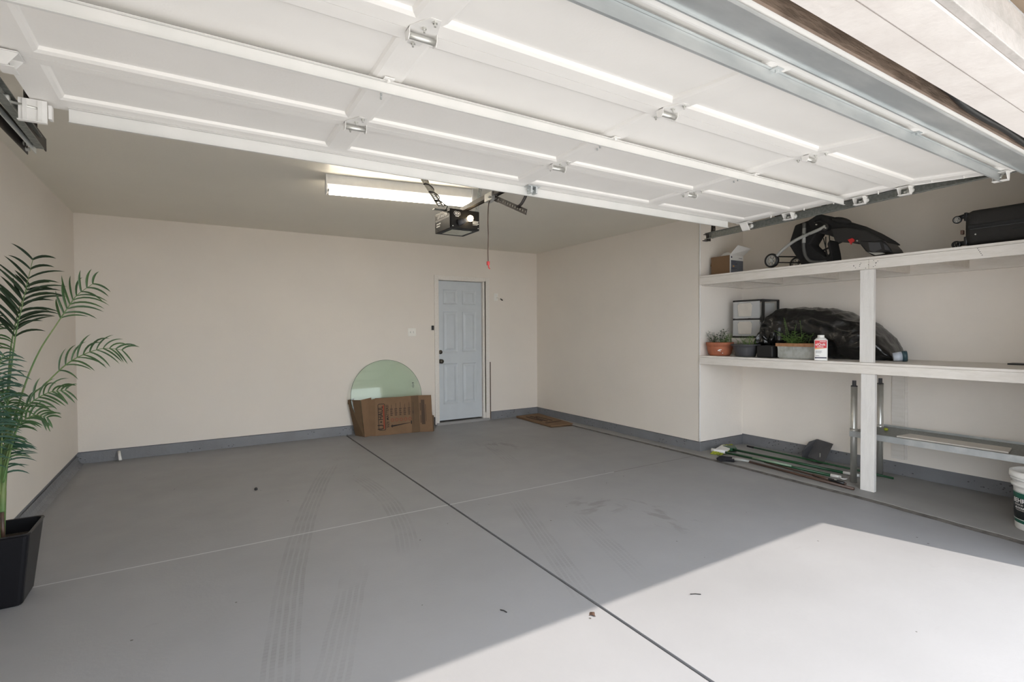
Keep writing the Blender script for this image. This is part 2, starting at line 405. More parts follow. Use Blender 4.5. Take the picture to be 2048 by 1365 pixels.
# ---------------------------------------------------------------- back door
dr = MB()
pan = []
W_ = 3.604-2.915
x0, x1 = 2.915, 3.604
z0, z1 = .055, 2.030
Yd = D+.035
def panelled(mb, x0, x1, z0, z1, Y, cells, dep=.010, bev=.016, thick=.04):
    """front face at y=Y with moulded raised panels"""
    xs = sorted({x0, x1, *[c[0] for c in cells], *[c[1] for c in cells]}); zs = sorted({z0, z1, *[c[2] for c in cells], *[c[3] for c in cells]})
    for i in range(len(xs)-1):
        for j in range(len(zs)-1):
            a, b, c, d = xs[i], xs[i+1], zs[j], zs[j+1]
            cx, cz = (a+b)/2, (c+d)/2
            hit = [q for q in cells if q[0] < cx < q[1] and q[2] < cz < q[3]]
            if hit:
                rings = []
                for (ins, dy) in ((0, 0), (bev, dep), (bev*2, dep), (bev*3.4, dep*.15)):
                    rings.append([(a+ins, Y+dy, c+ins), (b-ins, Y+dy, c+ins), (b-ins, Y+dy, d-ins), (a+ins, Y+dy, d-ins)])
                vv = [p for r_ in rings for p in r_]; ff = []
                for k in range(3):
                    for q in range(4): ff.append((k*4+q, k*4+(q+1) % 4, (k+1)*4+(q+1) % 4, (k+1)*4+q))
                ff.append((12, 13, 14, 15)); mb.add(vv, ff)
            else: mb.add([(a, Y, c), (b, Y, c), (b, Y, d), (a, Y, d)], [(0, 1, 2, 3)])
    mb.add([(x0, Y, z0), (x1, Y, z0), (x1, Y, z1), (x0, Y, z1), (x0, Y+thick, z0), (x1, Y+thick, z0), (x1, Y+thick, z1), (x0, Y+thick, z1)],
           [(0, 4, 5, 1), (1, 5, 6, 2), (2, 6, 7, 3), (3, 7, 4, 0), (4, 7, 6, 5)])
ca, cb_ = (x0+.075, x0+.30), (x1-.315, x1-.09)
cells = [(a, b, c, d) for (a, b) in (ca, cb_) for (c, d) in ((.28, .86), (1.02, 1.60), (1.70, 1.91))]
panelled(dr, x0, x1, z0, z1, Yd, cells)
mt, n, b = nt('door_blue_white_paint'); b.inputs['Roughness'].default_value = .45
n.links.new(mixc(n, ramp(n, tnoise(n, 7, 3), .4, .7), (.555, .595, .625), (.53, .57, .60)), b.inputs['Base Color']); M['bluedoor'] = mt
door = struct(dr.build('door_1', 'bluedoor'), 'pale blue white six panel door in the back wall', 'door')
for (nm, z, r) in (('deadbolt', 1.025, .028), ('door_knob', .895, .031)):
    k = MB(); T = Matrix.Translation((x0+.03, Yd, z)) @ Matrix.Rotation(PI/2, 4, 'X')
    k.lathe([(r, 0), (r, .008), (r*.5, .012), (r*.45, .03), (r*.95, .04), (r, .05), (r*.7, .062), (.001, .066)] if nm == 'door_knob' else [(r, 0), (r, .012), (r*.8, .02), (.001, .022)], T, 20)
    k.build(nm, M.get('bronze') or M.setdefault('bronze', mat('dark_bronze', (.09, .08, .065), .35, .8)), door, smooth=True)
fr = MB()
for q in ((2.842, 2.899, 0.012, 2.10), (3.652, 3.712, 0.012, 2.10)): fr.box(q[0], q[1], D-.016, D, q[2], q[3])
fr.box(2.899, 3.652, D-.016, D, 2.045, 2.10)
fr.box(2.895, 2.912, D, D+.13, .02, 2.045); fr.box(3.610, 3.655, D, D+.13, .02, 2.045); fr.box(2.9, 3.65, D, D+.13, 2.036, 2.05)
struct(fr.build('trim_10', 'whitewood', bevel=.002), 'cream casing around the back door', 'door casing')
sl = MB(); sl.box(2.86, 3.70, D-.03, D+.14, -.01, .035)
struct(sl.build('trim_11', 'ledgeedge', bevel=.004), 'low grey threshold beneath the back door', 'threshold')
bk = MB(); bk.box(2.8, 3.75, D+.14, D+.2, -.05, 2.2)
struct(bk.build('trim_12', 'black'), 'dark space behind the back door', 'door backing')

# ---------------------------------------------------------------- garage door (open, overhead)
def zd(y):
    if y >= 1.3: return 2.200-.020*(y-1.3)
    return 2.200-.098*(1.3-y)
gd = empty('garage_door', (1.65, 1.7, 2.2), 'open white panelled overhead garage door', 'garage door')
STX = [.585, 1.637, 2.688]; GX0, GX1 = -.50, 3.775
bays = [(-.41, .545), (.626, 1.597), (1.678, 2.645), (2.730, 3.695)]
def section(y0, y1, rec, nm, flip=1):
    mb = MB(); th = .042
    xs = [GX0]+[v for b_ in bays for v in b_]+[GX1]; ys = [y0, rec[0], rec[1], y1]
    for i in range(len(xs)-1):
        for j in range(3):
            a, b_, c, d = xs[i], xs[i+1], ys[j], ys[j+1]
            if i % 2 == 1 and j == 1:
                rings = []
                for (ins, dz) in ((0, 0), (.011, .005), (.013, .006), (.018, .016)):
                    rings.append([(a+ins, c+ins, zd(c)+dz), (b_-ins, c+ins, zd(c)+dz), (b_-ins, d-ins, zd(d)+dz), (a+ins, d-ins, zd(d)+dz)])
                vv = [p for r_ in rings for p in r_]; ff = []
                for k in range(3):
                    for q in range(4): ff.append((k*4+q, k*4+(q+1) % 4, (k+1)*4+(q+1) % 4, (k+1)*4+q))
                ff.append((12, 13, 14, 15)); mb.add(vv, ff)
            else: mb.add([(a, c, zd(c)), (b_, c, zd(c)), (b_, d, zd(d)), (a, d, zd(d))], [(0, 1, 2, 3)])
    mb.add([(GX0, y0, zd(y0)), (GX1, y0, zd(y0)), (GX1, y1, zd(y1)), (GX0, y1, zd(y1)), (GX0, y0, zd(y0)+th), (GX1, y0, zd(y0)+th), (GX1, y1, zd(y1)+th), (GX0, y1, zd(y1)+th)],
           [(0, 4, 5, 1), (1, 5, 6, 2), (2, 6, 7, 3), (3, 7, 4, 0), (4, 7, 6, 5)])
    o = mb.build('door_section', 'doorwhite', gd)
    return o
section(2.182, 2.600, (2.222, 2.500), 'a'); section(1.446, 2.180, (1.500, 2.138), 'b'); section(.802, 1.444, (.965, 1.388), 'c')
# bare wooden bottom rail of the last section, with its rubber seal
br = MB(); br.hexa([(GX0, .792, 2.150), (GX0, .792, 2.206), (GX0, .802, 2.150), (GX0, .802, 2.206), (GX1, .792, 2.150), (GX1, .792, 2.206), (GX1, .802, 2.150), (GX1, .802, 2.206)])
o = br.build('bottom_rail', 'clay', gd); o['label'] = 'weathered bare wood edge'
sl = MB()
pth = [(2.2, .772, 2.192), (2.34, .770, 2.185), (2.5, .772, 2.165), (2.7, .768, 2.155), (2.95, .77, 2.16), (3.3, .772, 2.15), (3.7, .774, 2.155)]
sl.tube(catmull(pth, 5), [.006]+[.014]*30, 8, flat=.8); o = sl.build('rubber_seal', 'rubber', gd, smooth=True); o['label'] = 'loose black rubber seal'
def strut(y, ztop, h, x0, x1, m_, nm='strut', lip=.014):
    mb = MB(); t = .002
    mb.box(x0, x1, y-t, y, ztop-h, ztop); mb.box(x0, x1, y-lip, y, ztop-t, ztop); mb.box(x0, x1, y-lip*.8, y+.0, ztop-h-t, ztop-h)
    mb.box(x0, x1, y-.002, y+.030, ztop-t-.0005, ztop-.0005)
    return mb.build(nm, m_, gd)
strut(2.575, zd(2.575)-.001, .052, -.395, 3.60, 'strutwhite')
strut(1.765, zd(1.765)-.008, .040, GX0-.01, 3.69, 'strutwhite')
o = strut(1.005, zd(1.005)-.002, .050, GX0-.01, 3.78, 'galv', lip=.012); o['label'] = 'bare galvanised strut'
mb = MB(); mb.hexa([(x, y, zd(y)-dz) for x in (GX0, 3.78) for (y, dz) in ((.822, .016), (.822, .004), (.915, .016), (.915, .004))])
mb.hexa([(x, y, zd(y)-dz) for x in (GX0, 3.78) for (y, dz) in ((.911, .024), (.911, .0), (.917, .024), (.917, .0))])
o = mb.build('strut', 'galv', gd); o['label'] = 'bare galvanised bottom strut'
# hinges
def hinge(x, y):
    z = zd(y)
    pl = MB(); mx = lambda u, v, t: Vector((x+u, y+v, z-t))
    pl.prism([(-.044, .012), (.044, .012), (.044, -.012), (.026, -.085), (-.006, -.085), (-.044, -.020)], mx, 0, .002)
    pl.prism([(-.03, .012), (.03, .012), (.02, .07), (-.02, .07)], mx, 0, .002)
    for sx in (-.044, .042): pl.prism([(-.016, 0), (.022, 0), (.016, .028), (-.006, .034), (-.016, .02)], lambda u, v, t, sx=sx: Vector((x+sx+t, y+u, z-v)), 0, .002)
    h = pl.build('hinge', 'white', gd)
    tb = MB(); tb.cyl((x-.042, y, z-.018), (x+.042, y, z-.018), .0095, n=12); tb.build('hinge_tube', 'chrome', h, smooth=True)
    for (u, v) in ((.012, -.072), (-.004, -.030), (-.005, .058)):
        bl = MB(); bl.cyl((x+u, y+v, z-.001), (x+u, y+v, z-.007), .0075, n=6); bl.cyl((x+u, y+v, z-.006), (x+u, y+v, z-.016), .0035, n=8)
        bl.build('bolt', 'chrome', h)
    return h
for x in STX:
    for y in (1.446, 2.184): hinge(x, y)
# clips that hold the struts to the stiles
for x in STX:
    for (y, m_) in ((1.765, 'white'), (1.005, 'galv')):
        c = MB(); z = zd(y)-.003
        c.box(x-.018, x+.018, y-.030, y-.002, z-.004, z); c.cyl((x, y-.016, z-.002), (x, y-.016, z-.012), .006, n=6)
        c.build('strut_clip', m_, gd)
    for dy in (.10, .13):
        c = MB(); c.cyl((x+.01+dy*.3-.03, 1.765+dy, zd(1.8)), (x+.01+dy*.3-.03, 1.765+dy, zd(1.8)-.012), .004, n=8); c.build('bolt', 'galv', gd)
# rollers at both edges
def roller(x, y, sgn, style):
    z = zd(y)-.006
    b_ = MB()
    if style == 'end' and sgn < 0:
        b_.box(-.530, -.450, y-.003, y, z-.082, z+.002); b_.box(-.530, -.450, y-.022, y-.003, z-.084, z-.081)
        for xx in (-.512, -.470): b_.box(xx-.006, xx+.006, y-.008, y-.003, z-.080, z)
        b_.box(-.448, -.438, y, y+.03, z-.060, z-.010)
    elif style == 'end':
        b_.box(x-.035 if sgn > 0 else x-.055, x+.035 if sgn > 0 else x+.050, y-.05, y+.05, z-.004, z)
        b_.prism([(-.045, .0), (-.030, .0), (.012, .058), (-.004, .058)], lambda u, v, t: Vector((x+u*sgn+.02*sgn, y+t, z-v)), -.03, .03)
        if sgn < 0: b_.box(x-.055, x+.052, y-.035, y+.045, z-.058, z-.054)
    else:
        b_.box(x-.03, x+.03, y-.04, y+.04, z-.003, z)
        for dy in (-.032, .028): b_.prism([(-.03, 0), (.032, 0), (.022, .045), (.0, .045)], lambda u, v, t, dy=dy: Vector((x+u*sgn, y+dy+t, z-v)), 0, .003)
        b_.box(x-.018 if sgn > 0 else x-.022, x+.022 if sgn > 0 else x+.018, y-.032, y+.031, z-.047, z-.044)
    rb = b_.build('roller_bracket', 'white', gd)
    zt = ztrack(y)+.026
    a = MB(); a.cyl((x, y, min(z-.03, zt+.004)), (x+sgn*.085, y, zt), .0055, n=10); sh = a.build('roller_shaft', 'chrome', rb, smooth=True)
    a = MB(); a.cyl((x+sgn*.078, y, zt), (x+sgn*.092, y, zt), .021, n=18); a.build('roller', 'whiteplastic', rb, smooth=True)
def ztrack(y): return 2.112+.030*(2.96-y) if y > 1 else 2.112+.030*1.96
for (y, st) in ((2.535, 'end'), (2.182, 'hinge'), (1.70, 'hinge'), (1.446, 'hinge'), (1.0, 'hinge')): roller(3.757, y, 1, st)
for (y, st) in ((2.535, 'end'), (2.182, 'hinge'), (1.446, 'hinge'), (1.0, 'hinge')): roller(-.475, y, -1, st)
# small bolts on the edge stiles
for y in (2.05, 2.30, 1.85, 1.58, 1.3, 1.15):
    c = MB(); c.cyl((3.735, y, zd(y)), (3.735, y, zd(y)-.018), .004, n=8); c.build('bolt', 'white', gd)

# tracks
def track(xo, sgn, y0, y1, label):
    t = empty('garage_door_track', (xo, (y0+y1)/2, 2.12), label, 'track')
    mb = MB(); n = 12; ys = [lerp(y0, y1, i/n) for i in range(n+1)]
    H = .054
    prof = [(-.024, 0), (-.024, .004), (-.002, .004), (0, .008), (0, H-.008), (-.002, H-.004), (-.020, H-.004), (-.020, H), (.002, H), (.004, H-.006), (.004, .004), (.002, 0)]
    k = len(prof); vv = []; ff = []
    for y in ys: vv += [Vector((xo+u*sgn, y, ztrack(y)+v)) for u, v in prof]
    for i in range(n):
        for j in range(k): ff.append((i*k+j, i*k+(j+1) % k, (i+1)*k+(j+1) % k, (i+1)*k+j))
    ff += [tuple(range(k)), tuple(range(n*k, n*k+k))]
    mb.add(vv, ff); mb.build('rail', 'galvd', t)
    return t
def perf(mb, p0, p1, wv, th=.002, hole=None):
    """flat perforated strap from p0 to p1, width vector wv"""
    p0, p1, wv = Vector(p0), Vector(p1), Vector(wv); ax = p1-p0; ln = ax.length; ax.normalize(); nrm = ax.cross(wv).normalized()*th; n = int(ln/.03)
    W2 = wv*.5; hw = .16
    for i in range(n):
        a = p0+ax*ln*i/n; b_ = p0+ax*ln*(i+1)/n; s_ = (b_-a)
        q = [a-W2, a-W2*hw*2, a+W2*hw*2, a+W2]
        for (u, v, t0, t1) in ((-1, -.33, 0, 1), (.33, 1, 0, 1), (-.33, .33, 0, .3), (-.33, .33, .7, 1)):
            c = [a+W2*u+s_*t0, a+W2*v+s_*t0, a+W2*v+s_*t1, a+W2*u+s_*t1]
            mb.add([*c, *[x+nrm for x in c]], [(0, 1, 2, 3), (4, 7, 6, 5), (0, 4, 5, 1), (1, 5, 6, 2), (2, 6, 7, 3), (3, 7, 4, 0)])
tr = track(3.850, 1, .74, 2.97, 'galvanised garage door track along the right side above the shelves')
for q in (((3.862, 2.90, 2.115), (3.862, 2.90, 2.52), (0, .035, 0)), ((3.862, 2.918, 2.115), (3.90, 2.918, 2.52), (.035, 0, 0))):
    mb = MB(); perf(mb, *q); mb.build('hanger', 'darkmetal', tr)
for q in (((3.862, 2.35, 2.2), (3.98, 1.98, 2.33), (0, .02, .03)), ((3.875, 1.99, 2.15), (3.875, 1.95, 2.52), (0, .035, 0))):
    mb = MB(); perf(mb, *q); mb.build('hanger', 'darkmetal', tr)
mb = MB(); mb.box(3.83, 3.875, 2.94, 2.95, 2.095, 2.155); mb.box(3.82, 3.88, 2.95, 2.985, 2.098, 2.104); mb.box(3.82, 3.88, 2.95, 2.975, 2.150, 2.154); mb.build('end_clip', 'darkmetal', tr)
tl = track(-.565, -1, .74, 2.97, 'dark garage door track along the left side with a splayed end')
for q in (((-.590, 2.93, 2.10), (-.590, 2.93, 2.52), (0, .035, 0)), ((-.575, 2.95, 2.12), (-.575, 2.95, 2.52), (.035, 0, 0))):
    mb = MB(); perf(mb, *q); mb.build('hanger', 'darkmetal', tl)
mb = MB(); mb.hexa([(-.60, 2.2, 2.125), (-.60, 2.2, 2.150), (-.575, 3.0, 2.095), (-.575, 3.0, 2.120), (-.597, 2.2, 2.125), (-.597, 2.2, 2.150), (-.572, 3.0, 2.095), (-.572, 3.0, 2.120)])
o = mb.build('tie_bar', 'galv', tl)
mb = MB(); mb.hexa([(-.63, 2.3, 2.11), (-.63, 2.3, 2.20), (-.60, 2.99, 2.085), (-.60, 2.99, 2.17), (-.625, 2.3, 2.11), (-.625, 2.3, 2.2), (-.597, 2.99, 2.085), (-.597, 2.99, 2.17)])
mb.build('track_angle', 'darkmetal', tl); mb = MB()
mb.hexa([(-.572, 2.7, 2.165), (-.572, 2.7, 2.215), (-.555, 3.07, 2.13), (-.555, 3.07, 2.185), (-.568, 2.7, 2.165), (-.568, 2.7, 2.215), (-.551, 3.07, 2.13), (-.551, 3.07, 2.185)])
mb.build('track_angle', 'darkmetal', tl)
for (y, z) in ((2.93, 2.115), (2.96, 2.10), (2.5, 2.17)):
    mb = MB(); mb.cyl((-.60, y, z), (-.585, y, z), .009, n=6); mb.build('bolt', 'chrome', tl)

# ---------------------------------------------------------------- opener, light, wall fittings
op = empty('garage_door_opener', (1.70, 3.53, 2.06), 'black ceiling mounted garage door opener with a lit bulb and red pull cord', 'door opener')
mb = MB(); mb.box(1.582, 1.822, 3.405, 3.675, 2.062, 2.205); hs = mb.build('housing', 'blackpaint', op, bevel=.004)
mb = MB(); mb.box(1.588, 1.818, 3.398, 3.404, 2.068, 2.200); fp = mb.build('front_panel', 'blackpaint', op, bevel=.002)
for (x, z) in ((1.600, 2.078), (1.806, 2.078)): mb = MB(); mb.cyl((x, 3.399, z), (x, 3.392, z), .004, n=8); mb.build('screw', 'chrome', fp)
mb = MB()
def ring(cx, cz, r, t, y):
    a = []
    n = 24
    vv = [Vector((cx+q*math.cos(2*PI*k/n), y, cz+q*math.sin(2*PI*k/n))) for q in (r, r-t) for k in range(n)]
    mb.add(vv, [(k, (k+1) % n, n+(k+1) % n, n+k) for k in range(n)])
ring(1.625, 2.172, .015, .0025, 3.3965); ring(1.648, 2.170, .015, .0025, 3.3965)
TF = Matrix.Rotation(PI/2, 4, 'X')
mb.box(1.620, 1.631, 3.3962, 3.397, 2.166, 2.178); mb.box(1.644, 1.653, 3.3962, 3.397, 2.164, 2.176)
mb.box(1.622, 1.650, 3.3962, 3.397, 2.148, 2.153)
for k, (w_, z) in enumerate(((.050, 2.128), (.046, 2.119), (.050, 2.108), (.04, 2.099))):
    mb.box(1.762, 1.762+w_, 3.3962, 3.397, z, z+(.0045 if k in (1, 2) else .0015))
o = mb.build('label_lettering', 'whiteplastic', fp)
TL = Matrix.Rotation(-PI/2, 4, 'Z') @ TF
mb = MB()
mb.text('LIFT-MASTER', .030, Matrix.Translation((1.5815, 3.54, 2.172)) @ TL)
for z in (2.190, 2.153, 2.146): mb.box(1.5812, 1.5818, 3.42, 3.66, z, z+.002)
mb.box(1.5812, 1.5818, 3.57, 3.645, 2.120, 2.130); mb.box(1.5812, 1.5818, 3.58, 3.645, 2.102, 2.112)
o = mb.build('side_lettering', 'whiteplastic', hs)
mb = MB(); mb.box(1.622, 1.785, 3.455, 3.63, 2.0605, 2.0622); lb = mb.build('bottom_label', 'orangewhite', hs); lb['label'] = 'pale warning label'
mb = MB()
for k in range(4): mb.box(1.635, 1.72, 3.48+k*.03, 3.482+k*.03, 2.0598, 2.0606)
mb.build('label_print', 'inkpale', hs)
b0 = Vector((1.655, 3.392, 2.107)); b1 = Vector((1.733, 3.325, 2.140)); dv = (b1-b0).normalized()
mb = MB(); mb.cyl(b0-dv*.01, b0+dv*.035, .024, .020, 20); mb.build('lamp_socket', 'darkgrey', op, smooth=True)
mb = MB(); mb.cyl(b0+dv*.033, b0+dv*.062, .015, .017, 20); mb.build('bulb_base', 'bulbsock', op, smooth=True)
mb = MB(); pr = []
for k in range(13):
    a = PI*k/12; pr.append((max(.0225*math.sin(a), .001), -.0225*math.cos(a)))
Q = dv.to_track_quat('Z', 'Y').to_matrix().to_4x4()
mb.lathe(pr, Matrix.Translation(b0+dv*.082) @ Q, 20, capb=False); o = mb.build('bulb', 'bulb', op, smooth=True); o['label'] = 'glowing bulb'
mb = MB(); mb.hexa([(x, y, z) for x in (1.682, 1.716) for (y, z) in ((.74, 2.262), (.74, 2.286), (3.44, 2.200), (3.44, 2.226))])
rl = mb.build('rail', 'darkmetal', op)
mb = MB()
for sx in (1.678, 1.716): mb.hexa([(x, y, z) for x in (sx, sx+.004) for (y, z) in ((.74, 2.256), (.74, 2.262), (3.42, 2.195), (3.42, 2.201))])
mb.build('rail_flange', 'darkmetal', rl)
mb = MB(); mb.box(1.676, 1.722, 2.955, 3.06, 2.180, 2.238); mb.box(1.664, 1.734, 2.97, 2.99, 2.196, 2.206)
tr_ = mb.build('trolley', 'greymetal', op, bevel=.004)
mb = MB(); perf(mb, (1.700, 2.985, 2.205), (1.716, 2.600, 2.030), (.0, -.012, .032), th=.003); am = mb.build('door_arm', 'darkmetal', op); am['label'] = 'straight perforated arm'
mb = MB(); mb.tube(catmull([(1.724, 2.555, 2.172), (1.726, 2.60, 2.160), (1.718, 2.625, 2.12), (1.705, 2.65, 2.085), (1.700, 2.69, 2.078)], 6), .011, 8, flat=.5)
mb.build('curved_arm', 'darkmetal', op, smooth=True)
mb = MB(); mb.box(1.70, 1.712, 2.53, 2.59, 2.13, 2.172); mb.box(1.735, 1.747, 2.53, 2.59, 2.13, 2.172); mb.box(1.68, 1.765, 2.525, 2.60, 2.168, 2.172); mb.cyl((1.69, 2.555, 2.15), (1.757, 2.555, 2.15), .006, n=10)
mb.build('door_bracket', 'galv', op)
mb = MB(); perf(mb, (1.525, 3.43, 2.212), (1.560, 3.84, 2.518), (.046, -.010, .004), th=.003); mb.build('hanger_strap', 'greymetal', op)
mb = MB(); perf(mb, (1.845, 3.50, 2.20), (2.035, 3.77, 2.518), (.03, .0, -.02)); mb.build('hanger_strap', 'galv', op)
mb = MB(); mb.box(1.50, 1.86, 3.49, 3.52, 2.205, 2.212); mb.build('mounting_bracket', 'galvd', op)
co_ = []
for k in range(60):
    t = k/59; a = t*5.2*2*PI*.62; ax = Vector((1.525, 3.43, 2.225)).lerp(Vector((1.560, 3.84, 2.518)), t)
    co_.append(ax+Vector((math.cos(a)*.030, math.sin(a)*.010, math.sin(a)*.018)))
mb = MB(); mb.tube([Vector((1.60, 3.52, 2.208)), Vector((1.56, 3.40, 2.215)), Vector((1.52, 3.38, 2.222))]+co_, .0045, 6); mb.build('power_cord', 'black', op, smooth=True)
mb = MB(); mb.tube(catmull([(1.580, 3.6, 2.13), (1.560, 3.60, 2.12), (1.553, 3.60, 2.09), (1.582, 3.60, 2.072)], 6), .0016, 5); mb.build('antenna_wire', 'black', op)
cp = [(1.685, 2.995, 2.185), (1.672, 2.994, 2.15), (1.667, 2.995, 2.05), (1.670, 2.996, 1.95), (1.666, 2.995, 1.85), (1.668, 2.995, 1.77)]
mb = MB(); mb.tube(catmull(cp, 6), .0035, 6); pc = mb.build('pull_cord', 'brownwood', op, smooth=True)
mb = MB(); mb.box(1.659, 1.676, 2.988, 3.003, 1.752, 1.778); mb.tube([(1.668, 2.995, 1.752), (1.672, 2.995, 1.735), (1.680, 2.994, 1.728)], .0045, 6); o = mb.build('pull_handle', 'red', op, bevel=.003); o['label'] = 'red pull handle'
mb = MB(); mb.tube(catmull([(1.70, 2.98, 2.185), (1.72, 2.95, 2.165), (1.755, 2.96, 2.19), (1.79, 2.98, 2.178)], 6), .002, 5); mb.build('release_wire', 'black', op)

lt = empty('fluorescent_light', (1.45, 3.99, 2.4), 'lit four foot fluorescent strip light mounted on the garage ceiling', 'ceiling light')
mb = MB(); mb.prism([(3.925, 2.518), (3.925, 2.448), (3.95, 2.425), (4.04, 2.425), (4.065, 2.448), (4.065, 2.518)], lambda u, v, t: Vector((t, u, v)), .862, 2.028); hsg = mb.build('housing', 'white', lt, bevel=.003)
for x in (.858, 2.020):
    mb = MB(); mb.prism([(3.918, 2.518), (3.918, 2.400), (3.93, 2.392), (4.06, 2.392), (4.072, 2.400), (4.072, 2.518)], lambda u, v, t, x=x: Vector((x+t, u, v)), 0, .012)
    e_ = mb.build('end_cap', 'white', lt, bevel=.002)
    for y in (3.955, 4.03):
        mb = MB(); mb.cyl((x+.012 if x < 1 else x, y, 2.405), (x+.026 if x < 1 else x-.014, y, 2.405), .012, n=12); mb.build('lamp_holder', 'darkgrey' if x < 1 else 'white', e_)
for y in (3.955, 4.03):
    mb = MB(); mb.cyl((.885, y, 2.403), (2.006, y, 2.405), .0135, n=16); o = mb.build('tube', 'tube', lt, smooth=True); o['label'] = 'glowing fluorescent tube'

lt.rotation_euler = (0, 0, -.160); lt.location = (1.463, 4.057, 2.4)
sw = empty('light_switch', (2.514, D, 1.30), 'white double light switch on the back wall left of the door', 'light switch')
mb = MB(); mb.box(2.458, 2.570, D-.006, D, 1.253, 1.362); mb.build('plate', 'creamplastic', sw, bevel=.003)
for x in (2.492, 2.535):
    mb = MB(); mb.hexa([(a, y, z) for a in (x-.005, x+.005) for (y, z) in ((D-.006, 1.294), (D-.006, 1.318), (D-.020, 1.310), (D-.014, 1.320))]); mb.build('toggle', 'white', sw)
ou = empty('wall_outlet', (3.83, D, 1.82), 'cream outlet on the back wall right of the door with a black plug', 'outlet')
mb = MB(); mb.box(3.795, 3.865, D-.006, D, 1.768, 1.882); mb.build('plate', 'creamplastic', ou, bevel=.003)
for z in (1.80, 1.85):
    mb = MB(); mb.box(3.818, 3.842, D-.009, D-.005, z-.012, z+.012); mb.build('socket', 'white', ou, bevel=.003)
mb = MB(); mb.tube([(3.84, D-.01, 1.815), (3.86, D-.03, 1.81), (3.885, D-.04, 1.80)], [.007, .006, .004], 8); mb.build('plug', 'creamplastic', ou, smooth=True)
mb = MB(); mb.tube([(3.885, D-.04, 1.80), (3.92, D-.045, 1.775)], [.006, .010], 8); o = mb.build('plug_tip', 'black', ou, smooth=True)
ds = empty('door_sensor', (2.815, D, 1.33), 'small black sensor button on the wall beside the door casing', 'sensor')
mb = MB(); mb.box(2.798, 2.830, D-.018, D, 1.335, 1.398); mb.build('body', 'black', ds, bevel=.004)
mb = MB(); mb.cyl((2.814, D-.018, 1.366), (2.814, D-.021, 1.366), .005, n=12); mb.build('button', 'darkgrey', ds)
pg = MB(); pg.cyl((-.678, D-.02, .095), (-.660, D-.10, .018), .012, .015, 12)
tag(pg.build('pipe_stub', 'whiteplastic', smooth=True), 'short white plastic pipe poking out at the base of the back wall', 'pipe')
ls = MB(); ls.box(3.714, 3.728, D-.014, D-.001, .015, .86)
tag(ls.build('edge_strip', 'inkpale'), 'thin dark brown strip running down the right casing of the back door', 'strip')

# glass and cardboard by the back wall
gl = empty('glass_tabletop', (2.125, 6.50, 0), 'round green tinted glass tabletop leaning on the back wall behind cardboard', 'glass tabletop')
RG = .472; T = Matrix.Translation((2.134, 6.560, RG+.008)) @ Matrix.Rotation(math.radians(-10), 4, 'X') @ TF
mb = MB(); mb.lathe([(.001, -.004), (RG-.003, -.004), (RG-.003, .004), (.001, .004)], T, 96, capb=False); mb.build('pane', 'glass', gl)
mb = MB(); mb.lathe([(RG-.003, -.005), (RG, -.004), (RG, .004), (RG-.003, .005)], T, 96, capb=False); mb.build('ground_edge', 'glassedge', gl, smooth=True)
mb = MB(); Tt = T @ Matrix.Translation((.36, .14, .006))
for k in range(3): mb.box(-.018+.004*k, .018-.006*k, -.035-.012*k, -.031-.012*k, 0, .0004, Tt)
mb.box(-.012, .010, .0, .012, 0, .0004, Tt); mb.box(-.008, .008, -.022, -.014, 0, .0004, Tt); mb.build('sticker_print', 'darkgrey', gl)

def sheet(mb, pts, th, nrm):
    n = Vector(nrm).normalized()*th; P = [Vector(p) for p in pts]
    k = len(P); mb.add(P+[p+n for p in P], [tuple(range(k)), tuple(range(2*k-1, k-1, -1))]+[(i, (i+1) % k, k+(i+1) % k, k+i) for i in range(k)])
# printed moving box, folded flat, standing in front of the glass
bx = empty('cardboard_box', (2.2, 6.40, 0), 'flattened printed moving box leaning in front of the glass tabletop', 'cardboard box')
A0, A1 = Vector((1.925, 6.395, .002)), Vector((2.470, 6.345, .002)); A2 = Vector((2.650, 6.275, .002)); HT = .475
up_ = Vector((0, .055, HT))
mb = MB(); sheet(mb, [A0, A1, A1+up_, A0+up_+Vector((.012, 0, -.012))], .006, (0, 1, 0)); pn = mb.build('front_panel', 'card', bx)
mb = MB(); sheet(mb, [A1, A2, A2+up_*1.0, A1+up_], .006, (0, 1, 0)); pf = mb.build('side_flap', 'card', bx)
mb = MB(); sheet(mb, [A0+Vector((.0, 0, 0)), A0+Vector((-.055, .035, 0)), A0+up_+Vector((-.052, .035, -.03)), A0+up_+Vector((.012, 0, -.012))], .006, (0, 1, 0)); mb.build('side_flap', 'card', bx)
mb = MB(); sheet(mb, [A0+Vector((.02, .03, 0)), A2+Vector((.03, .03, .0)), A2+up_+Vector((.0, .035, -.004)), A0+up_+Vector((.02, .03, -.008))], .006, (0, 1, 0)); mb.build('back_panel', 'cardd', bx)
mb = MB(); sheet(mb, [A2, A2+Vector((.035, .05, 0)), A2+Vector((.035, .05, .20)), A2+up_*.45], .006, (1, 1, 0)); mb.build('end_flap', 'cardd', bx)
ex = (A1-A0).normalized(); ez = up_.normalized(); ey = ez.cross(ex)
LX = (A1-A0).length
Tb = Matrix((ex, ez, -ey*-1)).transposed().to_4x4(); Tb = Matrix((ex, ez, ex.cross(ez))).transposed().to_4x4(); Tb.translation = A0+ex.cross(ez)*.0015
R90 = Matrix.Rotation(PI/2, 4, 'Z')
def PB(u, v, w=0): return Tb @ Matrix.Translation((u*LX, v*HT, w))
def qd(mb, u0, u1, v0, v1, w=.0006): mb.box(u0*LX, u1*LX, v0*HT, v1*HT, 0, w, Tb)
mb = MB()
